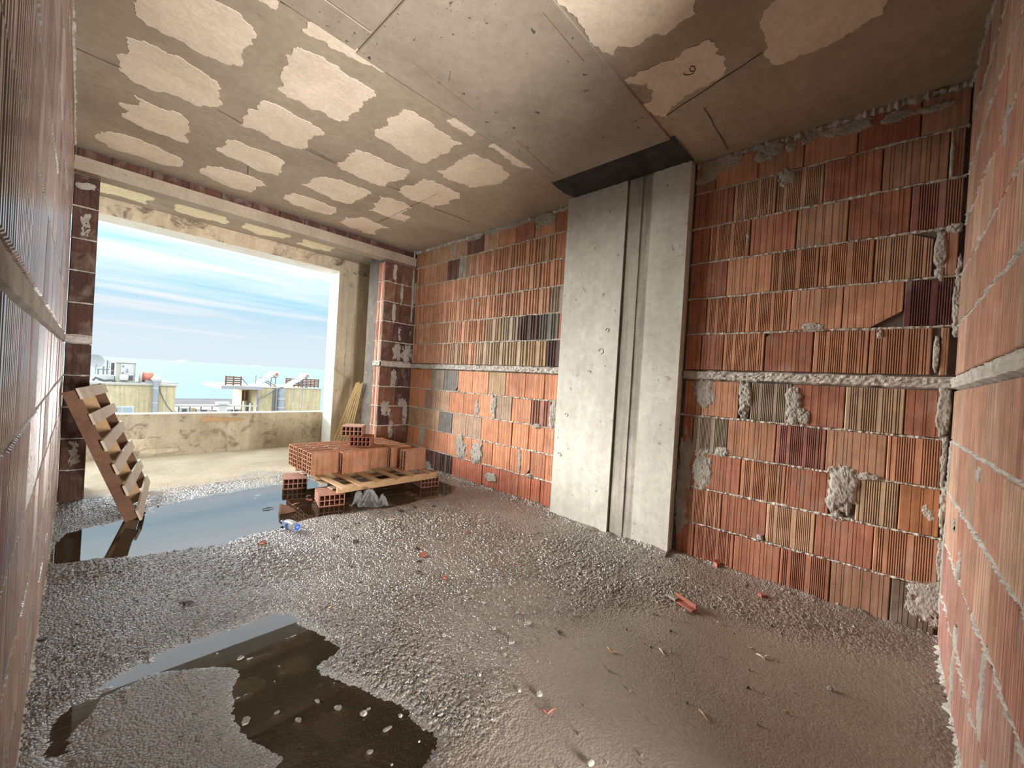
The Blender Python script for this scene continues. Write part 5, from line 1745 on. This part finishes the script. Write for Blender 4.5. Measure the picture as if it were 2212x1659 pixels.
o = link('plastic_bag', bag_mesh(), None, (1.79, 3.305, .004), math.radians(-30))
tag(o, 'crumpled clear plastic bag on the wet floor in front of the pallet', 'plastic bag')

# ------------------------------------------------------------------ crumbs, shards and splinters
def pebble_mesh(seed, jag=.25):
    bm = bmesh.new()
    bmesh.ops.create_icosphere(bm, subdivisions=2, radius=.5)
    r = random.Random(seed)
    for v in bm.verts:
        p = v.co
        k = 1 + jag * vn(p.x * 4 + seed, p.y * 4 + p.z * 3, seed) + .1 * vn(p.x * 9, p.y * 9 + p.z * 9, seed + 1)
        v.co = Vector((p.x * k, p.y * k * .85, (p.z + .32) * k * .6))
    me = bpy.data.meshes.new('crumb')
    bm.to_mesh(me)
    bm.free()
    return me


def shard_mesh(seed, mat, th=.16):
    r = random.Random(seed)
    n = r.randint(4, 6)
    P = []
    for i in range(n):
        a = 6.283 * (i + r.uniform(-.3, .3)) / n
        P.append((math.cos(a) * .5 * r.uniform(.7, 1.15), math.sin(a) * .32 * r.uniform(.6, 1.2), 0))
    v, f = prism(P, (0, 0, th))
    v = [Vector((p.x, p.y, p.z + (.10 * vn(p.x * 5, p.y * 5, seed) if p.z > .01 else 0))) for p in v]
    me = new_mesh('shard', v, f, mat)
    bm = bmesh.new()
    bm.from_mesh(me)
    bmesh.ops.recalc_face_normals(bm, faces=bm.faces)
    bm.to_mesh(me)
    bm.free()
    return me


PEB = [pebble_mesh(800 + i) for i in range(6)]
for m_ in PEB: m_.materials.append(MAT['stone'])
SHD = [shard_mesh(820 + i, MAT['shard']) for i in range(5)]
CHP = [shard_mesh(840 + i, MAT['dark_chip'], .22) for i in range(5)]
PALE = [shard_mesh(860 + i, MAT['stone'], .25) for i in range(4)]


P_ALL = [poly_world(PUD1), poly_world(PUD2)]


def drop(me, px, py, wpx, label, cat, group, name, rz=None, flat=1.0):
    p = on(px, py, 'z', .004)
    d = (p - Vector((0, 0, CZ))).dot(fw)
    s = wpx / F * d
    o = link(name, me, None, (p.x, p.y, .006 if not (inside(P_ALL[0], np.array([p.x]), np.array([p.y]))[0] or inside(P_ALL[1], np.array([p.x]), np.array([p.y]))[0]) else .0), rz if rz is not None else random.uniform(0, 6.28))
    o.scale = (s, s, s * flat)
    tag(o, label, cat, group)
    return o


G1 = 'grey mortar crumbs on the floor'
for px, py, w_ in ((1141, 1348, 14), (1067, 1360, 10), (959, 1375, 12), (1089, 1416, 11), (1045, 1304, 10), (1035, 1460, 10), (1121, 1494, 11), (865, 1545, 10), (1275, 1652, 18), (846, 1650, 7), (1241, 1330, 9),
                   (950, 1585, 7), (1062, 1556, 7), (991, 1281, 10), (1020, 1290, 8), (1200, 1320, 8), (1100, 1310, 9), (836, 1409, 7), (1690, 1277, 11), (1705, 1283, 10), (1793, 1490, 12), (1757, 1300, 9), (1022, 1263, 7), (1075, 1180, 7), (1170, 1237, 9),
                   (1160, 1430, 6), (1030, 1640, 5), (905, 1600, 6), (1480, 1322, 9), (1560, 1290, 6), (294, 1296, 10), (364, 1285, 9), (930, 1320, 8), (1015, 1400, 6), (1180, 1290, 7), (1250, 1240, 8), (1300, 1225, 7), (1350, 1215, 7), (880, 1420, 6), (1330, 1168, 7), (1405, 1205, 8),
                   (1995, 1437, 5), (2018, 1475, 8), (1552, 1345, 6), (1118, 1325, 9), (1105, 1290, 7)):
    drop(random.choice(PEB), px, py, w_, 'small grey mortar crumb lying on the gritty floor', 'crumb', G1, 'mortar_crumb')
drop(PEB[0], 1165, 1503, 16, 'round pale mortar lump alone on the bare brown screed', 'crumb', None, 'mortar_crumb')
drop(PEB[2], 785, 1541, 18, 'knobbly pale mortar lump beside the dark puddle', 'crumb', None, 'mortar_crumb')
drop(PALE[1], 1105, 1388, 20, 'flat angular grey mortar flake with a broken edge', 'crumb', None, 'mortar_flake', .3, .9)
drop(PALE[2], 529, 1557, 26, 'pale flat flake standing dry in the shallow puddle', 'crumb', None, 'mortar_flake', .9, .5)
drop(PALE[0], 228, 1586, 34, 'long pale sliver near the foot of the ribbed wall', 'crumb', None, 'mortar_flake', .75, .4)
drop(PALE[3], 519, 1420, 20, 'pale flake on the far rim of the dark puddle', 'crumb', None, 'mortar_flake', .6, .5)
drop(PALE[1], 261, 1550, 14, 'small pale flake in the grey shoal of the puddle', 'crumb', None, 'mortar_flake', .9, .5)
drop(PALE[0], 232, 1517, 20, 'pale flake where the puddle meets the gravel strip', 'crumb', None, 'mortar_flake', .5, .5)
G2 = 'red brick chips on the floor'
for px, py, w_ in ((1011, 1153, 13), (1120, 1222, 13), (1646, 1288, 26), (1395, 1190, 15), (1280, 1148, 12), (845, 1120, 14), (941, 1150, 6), (1290, 1155, 7), (1660, 1297, 8), (1745, 1296, 9)):
    drop(random.choice(SHD), px, py, w_, 'small red brick chip lying on the floor', 'brick chip', G2, 'brick_chip')
drop(SHD[0], 913, 1201, 26, 'brown wedge-shaped brick chip on the wet gravel', 'brick chip', None, 'brick_chip', 1.0, 1.3)
drop(SHD[3], 567, 1176, 22, 'bright red curled brick chip near the puddle edge', 'brick chip', None, 'brick_chip', .2, 1.3)
drop(SHD[2], 1550, 1226, 22, 'orange brick chip leaning at the foot of the ribbed wall', 'brick chip', None, 'brick_chip', .4, 3.0)
drop(SHD[1], 962, 1252, 13, 'striped ribbed brick chip standing among mortar crumbs', 'brick chip', None, 'brick_chip', .4, 3.0)
for i, (px, py, w_) in enumerate(((671, 1080, 12), (663, 1078, 9), (680, 1084, 9), (668, 1070, 8))):
    drop(SHD[i], px, py, w_, 'brick splinter beside the propping block in the water', 'brick chip', 'splinters by the propping block', 'brick_chip')
for i, (x, y, s_) in enumerate(LIT):
    if 1.85 < x < 2.28 and 3.9 < y: x = 1.6 + .12 * (i % 2)
    o = link('mortar_flake', random.choice(PALE), None, (x, y, DZ + BH + .0042), random.uniform(0, 6.28))
    o.scale = (s_, s_, s_ * .45)
    tag(o, 'pale mortar flake littering the top of the brick stack', 'crumb', 'flakes on the brick stack')
# the dark wedge standing in the puddle
p = on(620, 1108, 'z', 0)
v, f = prism([Vector((-.055, -.01, 0)), Vector((.065, 0, 0)), Vector((.05, 0, .028)), Vector((.0, .005, .052)), Vector((-.045, .0, .075))], (.0, .035, 0))
o = solo('brick_chip', ([p + q for q in v], f), MAT['wood_dark'], 'dark wedge-shaped brick fragment standing in the puddle', 'brick chip')
# the L-shaped tile fragment on the bare screed
a, b = on(1453, 1293, 'z', .004), on(1500, 1323, 'z', .004)
fr = empty('tile_fragment', (a + b) / 2, 'long brick fragment with an upturned edge on the bare floor', 'brick fragment')
dv = (b - a)
sd = Vector((-dv.y, dv.x, 0)).normalized()
part('web', obox((a + b) / 2 + Vector((0, 0, .008)), dv, sd, (0, 0, 1), dv.length, .040, .010), MAT['shard'], fr)
part('upturned_edge', obox((a + b) / 2 + sd * .018 + Vector((0, 0, .020)), dv, sd, (0, 0, 1), dv.length * .94, .008, .030), MAT['shard'], fr)
part('mortar_skin', obox(a + dv * .1 - sd * .012 + Vector((0, 0, .016)), dv, sd, (0, 0, 1), .05, .03, .012), MAT['stone'], fr)
G3 = 'dark wet chips on the floor'
for px, py, w_ in ((407, 1305, 22), (163, 1396, 16), (91, 1384, 16), (168, 1352, 12), (285, 1219, 14), (767, 1172, 18), (812, 1414, 17), (760, 1225, 8), (730, 1160, 8), (737, 1278, 9), (903, 1188, 15), (905, 1215, 11), (907, 1239, 14), (841, 1198, 6), (768, 1132, 8), (775, 1131, 8), (896, 1097, 9), (936, 1095, 10),
                   (942, 1096, 7), (867, 1106, 14), (1210, 1369, 13), (720, 1165, 8), (390, 1302, 8), (745, 1143, 9), (685, 1128, 6), (600, 1174, 8), (645, 1097, 7), (780, 1260, 9), (1050, 1130, 8), (1110, 1165, 8)):
    drop(random.choice(CHP), px, py, w_, 'small dark wet chip lying in the gravel', 'chip', G3, 'wet_chip')
G4 = 'splinters and straws on the floor'
for (p0, p1, m) in (((1076, 1189), (1091, 1201), 'straw'), ((1424, 1400), (1435, 1416), 'straw'), ((1768, 1347), (1781, 1354), 'straw'), ((870, 1120), (901, 1114), 'straw'), ((1312, 1398), (1320, 1410), 'wood'), ((1320, 1408), (1338, 1410), 'wood'),
                    ((1510, 1532), (1530, 1558), 'wood'), ((1634, 1412), (1652, 1424), 'straw'), ((1650, 1421), (1664, 1416), 'straw'), ((1616, 1399), (1634, 1404), 'wood'), ((1168, 1532), (1182, 1542), 'shard'), ((1182, 1542), (1200, 1530), 'shard'),
                    ((630, 1091), (646, 1086), 'wood'), ((645, 1094), (664, 1090), 'dark_chip'), ((566, 1100), (592, 1096), 'dark_chip'), ((700, 1320), (722, 1308), 'wood'), ((1690, 1536), (1706, 1540), 'wood'), ((1380, 1186), (1398, 1191), 'straw'), ((1484, 1248), (1492, 1251), 'straw')):
    a, b = on(*p0, 'z', .006), on(*p1, 'z', .006)
    if m == 'straw': lb, gp_ = 'pale splinter lying on the floor', 'pale splinters on the floor'
    elif m == 'wood': lb, gp_ = 'brown wood splinter lying on the floor', 'brown splinters on the floor'
    elif m == 'shard': lb, gp_ = 'reddish root-like strand on the bare screed', 'strands on the screed'
    else: lb, gp_ = 'thin dark sliver floating in the long puddle', 'slivers in the puddle'
    solo('splinter', tube([a, (a + b) / 2 + Vector((0, 0, .004)), b], [.003, .004, .0015], 5), MAT[m], lb, 'splinter', gp_)
solo('plastic_tag', tube([on(838, 1124, 'z', .008), on(848, 1123, 'z', .010), on(858, 1121, 'z', .008)], [.008, .012, .006], 6), MAT['straw'], 'pale crumpled scrap at the end of a straw', 'scrap')

# uncounted grit
nG = 5200
V, Fc = [], []
k = 0
P1, P2, PS = poly_world(PUD1), poly_world(PUD2), poly_world(SMOOTH)
gx, gy = rng.uniform(XL + .01, XF - .02, nG), rng.uniform(.2, 4.5, nG)
ok = ~(inside(P1, gx, gy) | inside(P2, gx, gy))
thin = inside(PS, gx, gy) & (rng.rand(nG) > .12)
for x, y, r_ in zip(gx[ok & ~thin], gy[ok & ~thin], rng.rand(int((ok & ~thin).sum()))):
    if (y < 1.12 and x > XN - .02) or (1.1 < y < 2.18 and x > XC - .02): continue
    if math.hypot(x - 1.09, y - 3.13) < .17 or math.hypot(x - fr.location.x, y - fr.location.y) < .16: continue
    s = .003 + .006 * r_ ** 3
    b = len(V)
    a0 = r_ * 50
    ring = [(x + s * math.cos(a0 + i * 2.09) * (1 + .3 * math.sin(a0 * 3 + i)), y + s * math.sin(a0 + i * 2.09), .000) for i in range(3)]
    V += ring + [(x + s * .2, y - s * .1, .005 + s * 1.1)]
    V += [(p[0] * .6 + x * .4, p[1] * .6 + y * .4, .004 + s * .9) for p in ring]
    Fc += [(b, b + 1, b + 5, b + 4), (b + 1, b + 2, b + 6, b + 5), (b + 2, b, b + 4, b + 6), (b + 4, b + 5, b + 3), (b + 5, b + 6, b + 3), (b + 6, b + 4, b + 3)]
solo('grit', (V, Fc), MAT['grit'], 'fine loose grit strewn over the wet screed', 'grit', base=(1.5, 2.2, 0), kind='stuff')
